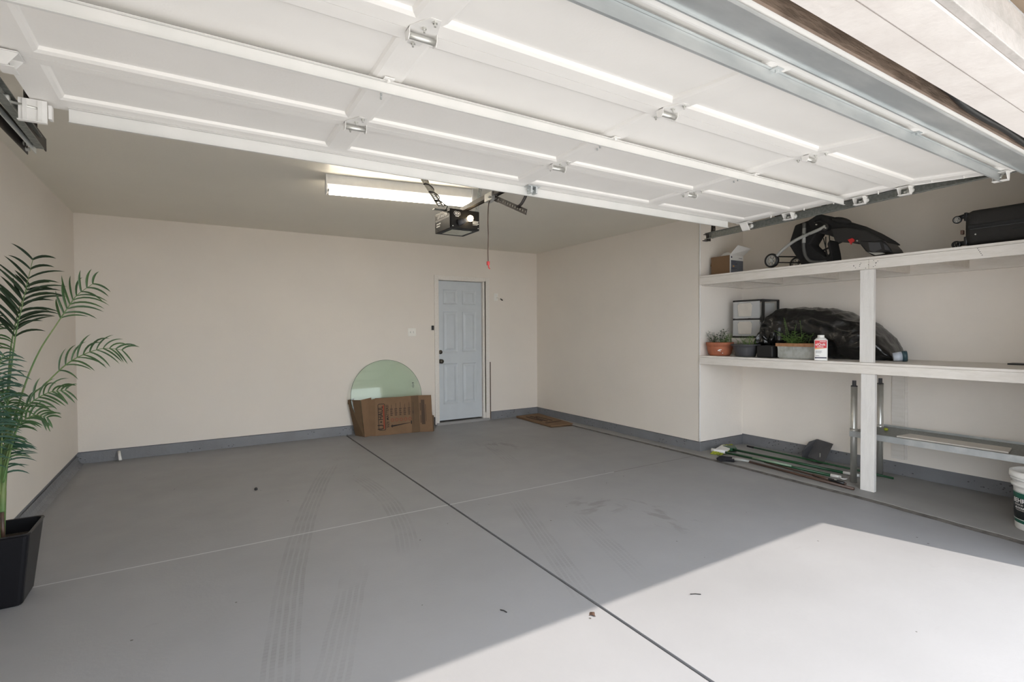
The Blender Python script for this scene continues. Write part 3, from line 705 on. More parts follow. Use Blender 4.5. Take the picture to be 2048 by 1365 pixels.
def rframe(mb, u0, u1, v0, v1, t, r=.02):
    def rr(x0, x1, y0, y1, r):
        o = []
        for (cx, cy, a0) in ((x1-r, y1-r, 0), (x0+r, y1-r, 90), (x0+r, y0+r, 180), (x1-r, y0+r, 270)):
            for k in range(5): a = math.radians(a0+k*22.5); o.append((cx+r*math.cos(a), cy+r*math.sin(a)))
        return o
    a = rr(u0*LX, u1*LX, v0*HT, v1*HT, r); b_ = rr(u0*LX+t, u1*LX-t, v0*HT+t, v1*HT-t, r*.6); n = len(a)
    mb.add([Tb @ Vector((p[0], p[1], .0006)) for p in a+b_], [(i, (i+1) % n, n+(i+1) % n, n+i) for i in range(n)])
rframe(mb, .075, .245, .13, .84, .007)
mb.text('U', .115, PB(.138, .22) @ R90 @ Matrix.Scale(.85, 4, (1, 0, 0)))
mb.text('HAUL', .082, PB(.138, .59) @ R90 @ Matrix.Scale(.82, 4, (1, 0, 0)))
mb.box(.125*LX, .151*LX, .335*HT, .375*HT, 0, .0006, Tb); mb.box(.105*LX, .170*LX, .352*HT, .360*HT, 0, .0006, Tb)
mb.text('SIZE MATTERS!', .044, PB(.295, .50) @ R90)
mb.build('black_lettering', 'ink', pn)
mb = MB(); mb.box(.190*LX, .222*LX, .17*HT, .80*HT, 0, .0006, Tb)
for k in range(5):
    ring_c = PB(.40+.105*k, .385); n = 20
    for q in ((.020, .015),):
        vv = [ring_c @ Vector((r_*math.cos(2*PI*i/n), r_*math.sin(2*PI*i/n), .0008)) for r_ in q for i in range(n)]
        mb.add(vv, [(i, (i+1) % n, n+(i+1) % n, n+i) for i in range(n)])
mb.build('red_print', 'inkred', pn)
mb = MB()
for k in range(5):
    u = .375+.105*k
    mb.box((u+.012)*LX, (u+.022)*LX, .50*HT, (.80+.03*(k % 3))*HT, 0, .0006, Tb)
    for j in range(4): mb.box((u-.014+.006*(j % 2))*LX, (u+.034+.01*(j % 2))*LX, (.50+.055*j)*HT, (.525+.055*j)*HT, 0, .0006, Tb)
    mb.box((u-.014)*LX, (u-.006)*LX, .50*HT, .70*HT, 0, .0006, Tb)
for j in range(3): mb.box((.905+.022*j)*LX, (.917+.022*j)*LX, .20*HT, (.84-.05*j)*HT, 0, .0006, Tb)
mb.box(.885*LX, .985*LX, .52*HT, .60*HT, 0, .0007, Tb)
mb.build('brown_print', 'inkpale', pn)
mb = MB(); c = [PB(.355, .225) @ Vector((0, 0, .0007)), PB(.40, .18) @ Vector((0, 0, .0007)), PB(.40, .205) @ Vector((0, 0, .0007)), PB(.82, .275) @ Vector((0, 0, .0007)), PB(.82, .285) @ Vector((0, 0, .0007)), PB(.40, .245) @ Vector((0, 0, .0007)), PB(.40, .27) @ Vector((0, 0, .0007))]
mb.add(c, [tuple(range(7))]); mb.box(.835*LX, .86*LX, .24*HT, .33*HT, 0, .0006, Tb); mb.build('printed_arrow', 'ink', pn)
e2 = (A2-A1).normalized(); T2 = Matrix((e2, ez, e2.cross(ez))).transposed().to_4x4(); T2.translation = A1+e2.cross(ez)*.0015
mb = MB(); mb.box(.055, .100, .10, .42, 0, .0006, T2); mb.box(.04, .050, .12, .22, 0, .0006, T2); mb.box(.04, .05, .28, .38, 0, .0006, T2); mb.box(.108, .115, .14, .36, 0, .0006, T2)
mb.build('brown_print', 'inkpale', pf)
bx2 = empty('cardboard_box', (1.75, 6.50, 0), 'plain brown folded box wedged at the left of the glass tabletop', 'cardboard box')
mb = MB(); sheet(mb, [(1.790, 6.405, .002), (1.905, 6.44, .002), (1.905, 6.50, .478), (1.760, 6.455, .462)], .006, (0, 1, 0)); mb.build('front_panel', 'card', bx2)
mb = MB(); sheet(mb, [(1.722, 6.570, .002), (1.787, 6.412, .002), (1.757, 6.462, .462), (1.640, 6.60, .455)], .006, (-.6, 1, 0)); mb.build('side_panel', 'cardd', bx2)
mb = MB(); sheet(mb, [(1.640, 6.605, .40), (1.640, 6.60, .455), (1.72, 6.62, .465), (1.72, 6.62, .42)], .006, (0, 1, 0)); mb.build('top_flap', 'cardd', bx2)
# cardboard lying flat in the back right corner
cf = empty('flat_cardboard', (4.30, 6.1, 0), 'flat printed cardboard sheet lying on the floor in the back right corner', 'cardboard')
P4 = [(4.145, 6.60), (4.115, 5.66), (4.44, 5.60), (4.54, 6.58)]
mb = MB(); mb.prism(P4, lambda u, v, t: Vector((u, v, t+.012*(1 if u > 4.3 else .2))), .006, .022); sh = mb.build('sheet', 'card', cf)
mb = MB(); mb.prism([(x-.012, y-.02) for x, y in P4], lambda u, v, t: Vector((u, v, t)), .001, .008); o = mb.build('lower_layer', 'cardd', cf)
mb = MB()
for (a, b_, c, d) in ((4.19, 4.21, 6.0, 6.40), (4.24, 4.27, 5.95, 6.2), (4.27, 4.30, 6.25, 6.42), (4.33, 4.35, 5.95, 6.35)): mb.hexa([(x, y, z) for x in (a, b_) for y in (c, d) for z in (.030, .0375)])
mb.hexa([(x, y, z) for x in (4.15, 4.42) for y in (5.83, 5.85) for z in (.030, .0375)])
mb.build('brown_print', 'inkpale', cf)

# ---------------------------------------------------------------- shelving in the alcove
sv = empty('wall_shelving', (4.95, 2.2, .015), 'white painted wooden shelving with two shelves and a post in the alcove', 'shelving')
XF = 4.556
def shelf(zt, zb, edge_w, breaks, nm):
    mb = MB(); ys = [.72, YE-.002]
    n = 48; a = []
    for k in range(n+1): a.append((XF-.004+random.uniform(-edge_w, edge_w), lerp(ys[0], ys[1], k/n)))
    mb.prism(a+[(R2-.002, ys[1]), (R2-.002, ys[0])], lambda u, v, t: Vector((u, v, t)), zt-.018, zt); s_ = mb.build('shelf_board', 'whitewood', sv)
    for (y0, y1) in breaks:
        mb = MB(); mb.box(XF, XF+.036, y0, y1, zb, zt-.0195); mb.build('fascia', 'whitewood', sv, bevel=.002)
shelf(1.8855, 1.791, .0007, [(.72, 1.990), (1.9915, YE-.002)], 'top')
shelf(1.0455, .956, .0030, [(.72, YE-.002)], 'low')
for y in (3.13, 2.58, 2.0, 1.60, 1.05):
    mb = MB(); mb.box(XF+.037, R2-.038, y-.019, y+.019, 1.795, 1.867); mb.build('joist', 'whitewood', sv)
for y in (3.1, 2.5, 1.9, 1.3):
    mb = MB(); mb.box(XF+.037, R2-.003, y-.019, y+.019, .965, 1.027); mb.build('joist', 'whitewood', sv)
mb = MB(); mb.box(R2-.037, R2-.001, .72, YE-.002, 1.777, 1.866); mb.build('ledger', 'whitewood', sv, bevel=.002)
mb = MB(); mb.box(XF+.04, R2-.038, YE-.038, YE-.001, 1.783, 1.866); mb.build('ledger', 'whitewood', sv, bevel=.002)
mb = MB(); mb.box(4.574, 4.612, 1.962, 2.060, 1.0465, 1.790); mb.build('post', 'whitepost', sv, bevel=.002)
mb = MB(); mb.box(4.573, 4.611, 1.948, 2.048, .0155, .9555); mb.build('post', 'whitepost', sv, bevel=.002)
for (y, z) in [(2.05+random.uniform(-.06, .06), 1.83+random.uniform(-.03, .03)) for _ in range(9)]+[(1.94+random.uniform(-.03, .03), 1.83+random.uniform(-.03, .03)) for _ in range(7)]+[(1.30+.006*k, 1.812+.012*k) for k in range(5)]:
    mb = MB(); mb.cyl((XF-.001, y, z), (XF+.001, y, z), .003, n=6); mb.build('nail', 'darkgrey', sv)
pk = MB(); pk.box(R2-.018, R2-.001, 2.020, 2.118, .163, .95); pk.box(R2-.008, R2-.001, 2.000, 2.022, .163, .95)
tag(pk.build('wall_plank', 'whitewood', bevel=.002), 'white vertical plank fixed to the alcove wall beneath the lower shelf', 'plank')

# things on the top shelf ------------------------------------------------
TZ = 1.886
cbx = empty('open_carton', (4.80, 3.34, TZ), 'small brown carton with a raised white flap at the left end of the top shelf', 'carton')
CX0, CX1, CY0, CY1, CH = 4.70, 4.92, 3.338, 3.560, .200
mb = MB()
for q in ((CX0, CX0+.004, CY0, CY1), (CX1-.004, CX1, CY0, CY1), (CX0+.004, CX1-.004, CY1-.004, CY1)): mb.box(*q, TZ+.001, TZ+CH)
mb.box(CX0, CX1, CY0, CY1, TZ+.001, TZ+.005); mb.build('body', 'card', cbx)
mb = MB(); mb.box(CX0+.0, CX1, CY0-.003, CY0+.001, TZ+.001, TZ+CH); wp = mb.build('printed_side', 'shade', cbx); wp['label'] = 'grey printed side panel'
mb = MB(); mb.box(CX0-.001, CX1, CY0-.005, CY0-.003, TZ+CH-.05, TZ+CH); mb.box(CX0-.001, CX0+.014, CY0-.005, CY0-.003, TZ+.002, TZ+CH-.05); mb.build('white_band', 'white', wp)
TS = TF
mb = MB()
for k, (z, w_) in enumerate(((.146, .085), (.134, .07), (.122, .10), (.110, .10), (.07, .09), (.062, .06))): mb.box(CX0+.022, CX0+.022+w_, CY0-.0045, CY0-.0032, TZ+z-.004, TZ+z)
mb.cyl((CX0+.024, CY0-.0065, TZ+.180), (CX0+.024, CY0-.0050, TZ+.180), .010, n=12); mb.box(CX0+.145, CX0+.2, CY0-.0065, CY0-.005, TZ+.172, TZ+.176)
mb.build('lettering', 'navy', wp)
mb = MB(); mb.box(CX0+.05, CX0+.07, CY0-.0048, CY0-.0032, TZ+.082, TZ+.095); mb.build('orange_print', 'orange', wp)
mb = MB(); sheet(mb, [(CX0, CY0-.002, TZ+CH), (CX1, CY0-.002, TZ+CH), (CX1+.04, CY0-.07, TZ+CH+.075), (CX0+.07, CY0-.05, TZ+CH+.10)], .003, (0, 1, 1)); o = mb.build('flap', 'white', cbx); o['label'] = 'raised white flap'
mb = MB(); sheet(mb, [(CX0+.02, CY1, TZ+CH), (CX0+.16, CY1, TZ+CH), (CX0+.16, CY1+.022, TZ+CH-.09), (CX0+.02, CY1+.022, TZ+CH-.09)], .003, (0, 1, 0)); mb.build('flap', 'card', cbx)
pt = MB(); T = Matrix.Translation((4.80, 3.46, TZ+.130)) @ Matrix.Rotation(PI/2, 4, 'Y') @ Matrix.Rotation(.15, 4, 'X')
pt.lathe([(.03, -.006), (.075, -.004), (.118, .010), (.120, .014), (.075, .002), (.03, .0)], T, 40)
tag(pt.build('round_lid', 'whiteplastic', smooth=True), 'white round lid sticking up out of the small brown carton', 'lid')

SX = .9726
def S(y, z, x=4.62): return Vector((x, y*SX*x/4.62, CAMH+(z-CAMH)*SX*x/4.62))
def S2(y, z, x=4.62): return Vector((x, y*SX, CAMH+(z-CAMH)*SX))
st = empty('folding_stroller', (4.80, 2.45, TZ), 'folded black umbrella stroller lying on the top shelf near the door track', 'stroller')
def wheel(mb_, parent, c, r, w_, hubm='greymetal'):
    T = Matrix.Translation(c) @ Matrix.Rotation(PI/2, 4, 'Y')
    a = MB(); a.lathe([(r*.74, -w_/2), (r*.95, -w_/2), (r, -w_*.25), (r, w_*.25), (r*.95, w_/2), (r*.74, w_/2), (r*.74, -w_/2)], T, 28, capb=False); wt = a.build('wheel', 'black', parent, smooth=True)
    a = MB(); a.lathe([(r*.62, -w_*.3), (r*.76, -w_*.3), (r*.76, w_*.3), (r*.62, w_*.3), (r*.62, -w_*.3)], T, 28, capb=False); a.lathe([(.001, -w_*.45), (r*.24, -w_*.45), (r*.24, w_*.45), (.001, w_*.45)], T, 14, capb=False)
    for k in range(7):
        an = 2*PI*k/7; a.box(r*.2, r*.66, -r*.055, r*.055, -w_*.28, w_*.28, T @ Matrix.Rotation(an, 4, 'Z'))
    a.build('hub', hubm, wt)
wheel(None, st, S2(2.914, 1.984)+Vector((0, 0, -.003)), .0665, .035)
wheel(None, st, Vector((4.98, 2.80, TZ+.065)), .0665, .035)
for q in (((4.62, 2.80, TZ+.11), (4.98, 2.70, TZ+.12), .006), ((4.62, 2.80, TZ+.055), (4.98, 2.66, TZ+.06), .005)): mb = MB(); mb.cyl(*q, n=8); mb.build('axle', 'black', st)
mb = MB(); pth = [S2(2.875, 2.010), S2(2.80, 2.075), S2(2.70, 2.135), S2(2.60, 2.170), S2(2.49, 2.200), S2(2.42, 2.225)]
mb.tube(catmull(pth, 6), .0145, 10); mb.build('frame_leg', 'greymetal', st, smooth=True)
mb = MB(); pth = [Vector((4.98, 2.80, TZ+.07)), Vector((4.96, 2.6, TZ+.14)), Vector((4.93, 2.4, TZ+.20)), Vector((4.90, 2.28, TZ+.235))]
mb.tube(catmull(pth, 6), .014, 10, flat=.55); mb.build('frame_leg', 'darkgrey', st, smooth=True)
mb = MB(); pth = [S2(2.625, 2.29), S2(2.628, 2.15), S2(2.628, 2.06), S2(2.61, 1.985), S2(2.57, 1.935), S2(2.50, 1.915), S2(2.43, 1.912)]
mb.tube(catmull([p+Vector((.035, 0, .004)) for p in pth], 6), .015, 10); mb.build('handle_tube', 'handlegrey', st, smooth=True)
mb = MB(); mb.cyl(S2(2.623, 2.245)+Vector((.03, 0, 0)), S2(2.626, 2.11)+Vector((.03, 0, 0)), .0160, n=10); mb.build('grip_sleeve', 'greymetal', st, smooth=True)
# hood and seat fabric: closed panels with real thickness
def slab(mb, pts, x, th): mb.prism([(p[0]*SX, CAMH+(p[1]-CAMH)*SX) for p in pts], lambda u, v, t: Vector((t, u, v)), x, x+th)
mb = MB(); slab(mb, [(2.74, 2.30), (2.57, 2.33), (2.51, 2.24), (2.555, 2.17), (2.60, 2.10), (2.53, 2.02), (2.46, 1.965), (2.43, 1.99), (2.45, 2.08), (2.43, 2.12), (2.405, 2.0), (2.395, 1.92), (2.45, 1.905), (2.66, 1.905), (2.74, 2.02), (2.80, 2.125)], 4.70, .16)
mb.build('hood', 'blackfab', st, bevel=.02)
mb = MB(); slab(mb, [(2.61, 2.31), (2.50, 2.36), (2.46, 2.33), (2.36, 2.285), (2.22, 2.215), (2.10, 2.135), (2.00, 2.055), (1.955, 2.01), (2.10, 2.035), (2.22, 2.05), (2.33, 2.10), (2.42, 2.15), (2.56, 2.20)], 4.66, .26)
mb.build('seat', 'blackfab', st, bevel=.03)
mb = MB(); slab(mb, [(2.39, 2.20), (2.25, 2.19), (2.10, 2.135), (1.98, 2.04), (2.05, 2.02), (2.20, 2.045), (2.35, 2.08)], 4.635, .03); mb.build('side_pocket', 'greyfab', st, bevel=.012)
mb = MB(); T = Matrix.Translation(S2(2.31, 2.245)+Vector((.05, 0, .012))) @ Matrix.Rotation(.38, 4, 'X'); pr = []
for k in range(9): a = PI*k/8; pr.append((max(math.sin(a), .02), -math.cos(a)))
mb.lathe([(r_*.075, z*.028) for r_, z in pr], T, 20, capb=False); mb.build('headrest', 'blackfab', st, smooth=True)
# cup tray at the low end
mb = MB(); T = Matrix()
tp = [(2.17, 2.055), (2.10, 2.06), (1.98, 2.035), (1.93, 1.965), (1.912, 1.925), (1.97, 1.935), (2.05, 1.915), (2.11, 1.965)]
slab(mb, tp, 4.635, .22); ty = mb.build('parent_tray', 'black', st, bevel=.012)
mb = MB(); slab(mb, [(2.085, 2.035), (2.0, 2.02), (1.985, 1.965), (2.04, 1.945), (2.075, 1.965)], 4.629, .006); slab(mb, [(1.975, 2.01), (1.945, 1.985), (1.925, 1.945), (1.965, 1.955)], 4.629, .006)
mb.build('cup_hole', 'darkgrey', ty, bevel=.004)
mb = MB(); slab(mb, [(2.09, 1.955), (2.03, 1.918), (1.96, 1.925), (1.98, 1.935), (2.05, 1.945)], 4.627, .012); o = mb.build('trim_plate', 'greymetal', ty, bevel=.003)
mb = MB(); c = S2(2.215, 2.065); mb.prism([(c.y+a*1.2, c.z+b_*1.2) for a, b_ in ((.022, .012), (-.008, .018), (-.022, .004), (-.018, -.008), (-.004, -.012), (.0, -.026), (.008, -.012))], lambda u, v, t: Vector((t, u, v)), 4.625, 4.64)
o = mb.build('release_lever', 'red', st, bevel=.002); o['label'] = 'red release lever'
for (y, z) in ((2.42, 2.225), (2.41, 2.205), (2.49, 2.25), (2.155, 2.055)): q = S2(y, z); mb = MB(); mb.cyl((4.600, q.y, q.z), (4.612, q.y, q.z), .006, n=10); mb.build('rivet', 'chrome', st)
mb = MB(); q = S2(2.42, 2.215); mb.cyl((4.612, q.y, q.z), (4.66, q.y, q.z), .03, n=20); mb.build('hinge_joint', 'black', st)
mb = MB(); mb.tube(catmull([S2(2.53, 2.285, 4.65), S2(2.47, 2.28, 4.64), S2(2.44, 2.25, 4.635), S2(2.42, 2.23, 4.63)], 5), .010, 8); mb.build('upper_bar', 'black', st, smooth=True)
for (ya, za, yb, zb) in ((2.50, 2.16, 2.50, 1.93), (2.47, 2.17, 2.45, 1.93), (2.52, 2.15, 2.47, 1.92)): mb = MB(); mb.cyl(S2(ya, za, 4.78), S2(yb, zb, 4.78), .004, n=6); mb.build('strap', 'greyfab', st)
mb = MB(); mb.text('baby trend', .020, Matrix.Translation(S2(2.59, 2.180)+Vector((-.011, 0, -.0005))) @ Matrix.Rotation(.30, 4, 'X') @ TL); mb.build('lettering', 'black', st)

sc_ = empty('suitcase', (4.85, 1.1, TZ), 'black fabric suitcase lying on its side at the right end of the top shelf', 'suitcase')
mb = MB(); X0, X1, Y0, Y1, Z0, Z1 = 4.63, 5.06, .76, 1.418, TZ+.012, TZ+.262
ny, nz = 24, 12
vv = []
def sup(a, e=.28): return math.copysign(abs(a)**e, a)
prof = []
for k in range(40):
    a = 2*PI*k/40; prof.append(((X0+X1)/2+(X1-X0)/2*sup(math.cos(a)), (Z0+Z1)/2+(Z1-Z0)/2*sup(math.sin(a))))
ff = []; NY = 20
for i in range(NY+1):
    t = i/NY; y = lerp(Y0, Y1, t); e_ = min(t, 1-t)*NY/1.6; sc = 1 if e_ > 1 else .90+.10*math.sqrt(max(0, 1-(1-e_)**2))
    for (x, z) in prof: vv.append(((X0+X1)/2+(x-(X0+X1)/2)*sc, y, (Z0+Z1)/2+(z-(Z0+Z1)/2)*sc*(1+.012*math.sin(y*9))))
for i in range(NY):
    for j in range(40): ff.append((i*40+j, i*40+(j+1) % 40, (i+1)*40+(j+1) % 40, (i+1)*40+j))
ff += [tuple(range(40)), tuple(range(NY*40, NY*40+40))]
mb.add(vv, ff); bd = mb.build('body', 'greyfab', sc_, smooth=True)
mb = MB(); mb.box(X0-.004, X0+.01, Y0+.02, Y1-.02, TZ+.128, TZ+.150); mb.box(X0-.003, X0+.01, Y0+.02, Y1-.25, TZ+.088, TZ+.094); o = mb.build('zip_band', 'black', sc_, bevel=.002)
mb = MB(); mb.tube([(X0-.004, Y0+.02, TZ+.122), (X0-.004, Y1-.03, TZ+.122)], .003, 6); mb.build('piping', 'darkgrey', sc_)
for z in (.02, .19): mb = MB(); mb.box(X0+.02, X1-.02, Y1-.008, Y1+.012, TZ+z, TZ+z+.06); mb.build('corner_guard', 'black', sc_, bevel=.006)
for z in ((.235, .222), (.035, .040)): mb = MB(); mb.cyl((4.68, Y1-.01, TZ+z[0]), (4.68, Y1+.05, TZ+z[1]), .016, n=10); mb.build('wheel_fork', 'black', sc_, smooth=True)
wheel(None, sc_, Vector((4.665, Y1+.052, TZ+.208)), .027, .018, 'greymetal'); wheel(None, sc_, Vector((4.665, Y1+.055, TZ+.030)), .027, .03, 'black')
mb = MB(); mb.box(X0+.0, X0+.03, Y1+.008, Y1+.024, TZ+.095, TZ+.125); o = mb.build('leather_tag', 'brownwood', sc_, bevel=.003); o['label'] = 'reddish brown tag'
mb = MB(); mb.cyl((X0-.003, Y1-.06, TZ+.083), (X0+.002, Y1-.06, TZ+.083), .005, n=10); mb.build('stud', 'chrome', sc_)

# things on the lower shelf ----------------------------------------------
LZ = 1.046
def sprig(mb, p, h, n, lean, leaf, rnd, segs=7):
    """one stem with small leaves"""
    p = Vector(p); pts = [p+Vector((lean[0]*t*t, lean[1]*t*t, h*t)) for t in [i/segs for i in range(segs+1)]]
    mb.tube(pts, [.0022*(1-.6*i/segs) for i in range(segs+1)], 5)
    for k in range(n):
        t = .25+.75*k/n; q = p+Vector((lean[0]*t*t, lean[1]*t*t, h*t)); a = rnd.uniform(0, 2*PI); l = leaf*rnd.uniform(.7, 1.2)
        d = Vector((math.cos(a), math.sin(a), rnd.uniform(-.1, .6))).normalized(); s_ = d.cross(Vector((0, 0, 1))).normalized()*l*.32
        mb.add([q, q+d*l*.5+s_, q+d*l+Vector((0, 0, -l*.15)), q+d*l*.5-s_], [(0, 1, 2, 3)])
def foliage(seed, center, r, count, h, leaf, m_, parent, spread=1.4):
    rnd = random.Random(seed); mb = MB(); mb2 = MB()
    for k in range(count):
        a = rnd.uniform(0, 2*PI); q = rnd.uniform(0, r); p = (center[0]+q*math.cos(a), center[1]+q*math.sin(a), center[2])
        sprig(mb, p, h*rnd.uniform(.4, 1), rnd.randint(5, 9), (rnd.uniform(-.03, .03)*spread, rnd.uniform(-.05, .05)*spread), leaf, rnd)
    return mb.build('foliage', m_, parent)
p1 = empty('terracotta_pot', (4.70, 3.452, LZ), 'round terracotta pot with a straggly green plant, leftmost on the lower shelf', 'potted plant')
mb = MB(); T = Matrix.Translation((4.70, 3.452, LZ)); RP = .134
mb.lathe([(.098, .001), (.112, .02), (.124, .06), (.127, .09), (.127, .098), (RP, .100), (RP+.003, .135), (RP, .140), (.122, .138), (.118, .11), (.001, .108)], T, 40); pp = mb.build('pot', 'terra', p1, smooth=True)
mb = MB()
for (dy, z, r_) in ((-.004, .062, .010), (.012, .066, .007), (-.016, .056, .008), (.002, .050, .006), (.03, .03, .005)):
    a = math.atan2(-3.452, -4.70)+dy*7; q = Vector((4.70+math.cos(a)*.127, 3.452+math.sin(a)*.127, LZ+z)); n_ = Vector((math.cos(a), math.sin(a), 0)); mb.cyl(q-n_*.006, q+n_*.0015, r_*.8, n=7)
mb.build('paint_splash', 'white', pp)
mb = MB(); mb.lathe([(.001, .128), (.120, .124)], T, 24, capb=False); mb.build('soil', 'soil', p1)
foliage(3, (4.69, 3.47, LZ+.12), .09, 18, .17, .034, 'herbd', p1); foliage(4, (4.70, 3.39, LZ+.12), .07, 16, .12, .026, 'herb', p1, 2.2)
p2 = empty('plastic_pot', (4.70, 3.155, LZ), 'wide dark grey plastic pot of wilted seedlings between terracotta pot and tray', 'potted plant')
T = Matrix.Translation((4.70, 3.155, LZ)); mb = MB()
mb.lathe([(.088, .001), (.094, .012), (.118, .085), (.123, .105), (.138, .112), (.140, .124), (.133, .126), (.126, .112), (.001, .104)], T, 40); mb.build('pot', 'darkgrey', p2, smooth=True)
mb = MB(); mb.lathe([(.001, .118), (.128, .114)], T, 24, capb=False); mb.build('soil', 'soil', p2)
foliage(8, (4.70, 3.15, LZ+.11), .11, 20, .11, .020, 'herb', p2, 1.5)
p3 = MB()
p3.box(4.64, 4.80, 2.835, 3.000, LZ+.001, LZ+.115); 
tag(p3.build('plastic_tray', 'black', bevel=.012), 'black plastic tray beside the zinc planter on the lower shelf', 'tray')
p4 = empty('planter_box', (4.80, 2.67, LZ), 'zinc planter box with rusty rim and leggy green seedlings', 'planter')
mb = MB()
def trough(mb, x0, x1, y0, y1, z0, z1, tp_, th):
    b_ = [(x0+tp_, y0+tp_), (x1-tp_, y0+tp_), (x1-tp_, y1-tp_), (x0+tp_, y1-tp_)]; t_ = [(x0, y0), (x1, y0), (x1, y1), (x0, y1)]
    inn = [(x0+th, y0+th), (x1-th, y0+th), (x1-th, y1-th), (x0+th, y1-th)]
    vv = [(*p, z0) for p in b_]+[(*p, z1) for p in t_]+[(*p, z1) for p in inn]+[(*p, z0+.01) for p in inn]
    mb.add(vv, [(0, 1, 2, 3)]+[(i, (i+1) % 4, 4+(i+1) % 4, 4+i) for i in range(4)]+[(4+i, 4+(i+1) % 4, 8+(i+1) % 4, 8+i) for i in range(4)]+[(8+i, 8+(i+1) % 4, 12+(i+1) % 4, 12+i) for i in range(4)]+[(12, 13, 14, 15)])
trough(mb, 4.655, 4.815, 2.461, 2.800, LZ+.001, LZ+.118, .014, .004)
bo = mb.build('box', 'tin', p4)
mb = MB()
for k in range(22):
    y = 2.480+k*.0143; mb.hexa([(x, yy, z) for (z, dx) in ((LZ+.004, .0135), (LZ+.112, .0005)) for x in (4.655+dx-.0035, 4.655+dx) for yy in (y, y+.005)])
mb.build('flute', 'tin', bo)
mb = MB(); trough(mb, 4.646, 4.824, 2.448, 2.812, LZ+.112, LZ+.142, .0, .012); mb.build('rim', 'rust', p4, bevel=.002)
mb = MB(); mb.box(4.659, 4.811, 2.466, 2.795, LZ+.10, LZ+.125); mb.build('soil', 'soil', p4)
foliage(21, (4.72, 2.68, LZ+.12), .07, 30, .14, .036, 'herb', p4, 3.2)
rnd = random.Random(5); mb = MB()
for (y, h, ln_) in ((2.78, .26, .05), (2.74, .20, -.03), (2.66, .24, .02), (2.80, .24, .03), (2.60, .12, -.05)): sprig(mb, (4.73, y-.05, LZ+.12), h, 9, (0, ln_), .022, rnd)
mb.build('tall_seedling', 'herb', p4)
bt = empty('cleaner_bottle', (4.60, 2.375, LZ), 'white bottle with a red label standing by the shelf post', 'bottle')
T = Matrix.Translation((4.602, 2.376, LZ)) @ Matrix.Rotation(math.atan2(-2.437, -4.72)+PI/2, 4, 'Z') @ Matrix.Scale(.97, 4)
def squircle(mb, w_, d, z0, z1, T, n=28, e=.45):
    pr = [(w_*sup(math.cos(2*PI*k/n), e), d*sup(math.sin(2*PI*k/n), e)) for k in range(n)]
    mb.prism(pr, lambda u, v, t: T @ Vector((u, v, t)), z0, z1)
mb = MB(); squircle(mb, .052, .030, .001, .185, T); mb.lathe([(.048, .185), (.036, .200), (.026, .204), (.026, .206)], T, 24); bb = mb.build('body', 'whiteplastic', bt, bevel=.003)
mb = MB(); mb.lathe([(.026, .204), (.027, .206), (.027, .224), (.025, .226), (.001, .226)], T, 24); mb.build('cap', 'whiteplastic', bt, smooth=False)
mb = MB(); mb.box(-.046, .044, -.0318, -.0298, .112, .178, T); rl_ = mb.build('red_label', 'redlabel', bb)
mb = MB(); mb.text('elQuik', .033, T @ Matrix.Translation((-.004, -.0325, .143)) @ TF @ Matrix.Scale(.85, 4, (1, 0, 0))); mb.box(-.03, .02, -.0328, -.0318, .118, .123, T); mb.box(-.01, .038, -.0328, -.0318, .165, .170, T); mb.build('label_lettering', 'white', bb)
mb = MB(); mb.box(-.046, .044, -.0316, -.0298, .020, .030, T); mb.build('navy_stripe', 'navy', bb)
mb = MB(); mb.prism([(-.046, .100), (.044, .111), (-.046, .111)], lambda u, v, t: T @ Vector((u, t, v)), -.0316, -.0298); mb.build('orange_stripe', 'orange', bb)
mb = MB()
for k, (z, w_) in enumerate(((.085, .05), (.079, .045), (.073, .05), (.067, .04), (.045, .025), (.040, .03))): mb.box(-.040, -.040+w_, -.0316, -.0298, z, z+.002, T)
mb.build('small_print', 'shade', bb)
bg_ = empty('storage_tower', (5.14, 3.32, 1.226), 'black framed plastic drawer tower with two clear drawers behind the pots', 'drawer unit')
DXA, DXB, DYA, DYB, DZA, DZB = 4.985, 5.285, 3.155, 3.50, 1.229, 1.632
mb = MB()
for (x, y) in ((DXA, DYA), (DXA, DYB-.012), (DXB-.03, DYA), (DXB-.03, DYB-.012)): mb.box(x, x+(.03 if x > 5.1 else .03), y, y+.012, DZA, DZB)
for z in (DZA, 1.420, DZB-.014): mb.box(DXA, DXB, DYA, DYB, z, z+(.014 if z != DZA else .018))
mb.box(DXA-.004, DXA+.034, DYA-.003, DYA+.010, DZA, DZB)
mb.build('frame', 'black', bg_, bevel=.002)
for (z0_, z1_) in ((DZA+.020, 1.418), (1.436, DZB-.018)):
    mb = MB(); a0, a1, b0_, b1_ = DXA-.002, DXB-.04, DYA+.03, DYB-.002
    for q in ((a0, a0+.004, b0_, b1_, z0_, z1_), (a0+.02, a1, b0_+.004, b0_+.008, z0_+.01, z1_-.02), (a0+.02, a1, b1_-.012, b1_-.008, z0_+.01, z1_-.02), (a1-.004, a1, b0_+.01, b1_-.01, z0_+.01, z1_-.02), (a0+.02, a1, b0_+.01, b1_-.01, z0_+.006, z0_+.010)): mb.box(*q)
    dw = mb.build('drawer', 'frost', bg_)
    mb = MB(); cy = (b0_+b1_)/2+.01; mb.prism([(cy-.075, z0_+.02), (cy+.075, z0_+.02), (cy+.085, z1_-.04), (cy+.065, z1_-.015), (cy-.065, z1_-.015), (cy-.085, z1_-.04)], lambda u, v, t: Vector((t, u, v)), a0-.008, a0-.001); mb.build('pull_panel', 'laminate', dw, bevel=.004)
bn = MB(); bn.box(4.99, 5.28, 3.13, 3.50, LZ+.001, 1.180); bn.box(4.975, 5.29, 3.11, 3.515, 1.180, 1.228)
tag(bn.build('storage_bin', 'laminate', bevel=.006), 'beige storage bin beneath the black framed drawer tower', 'bin')

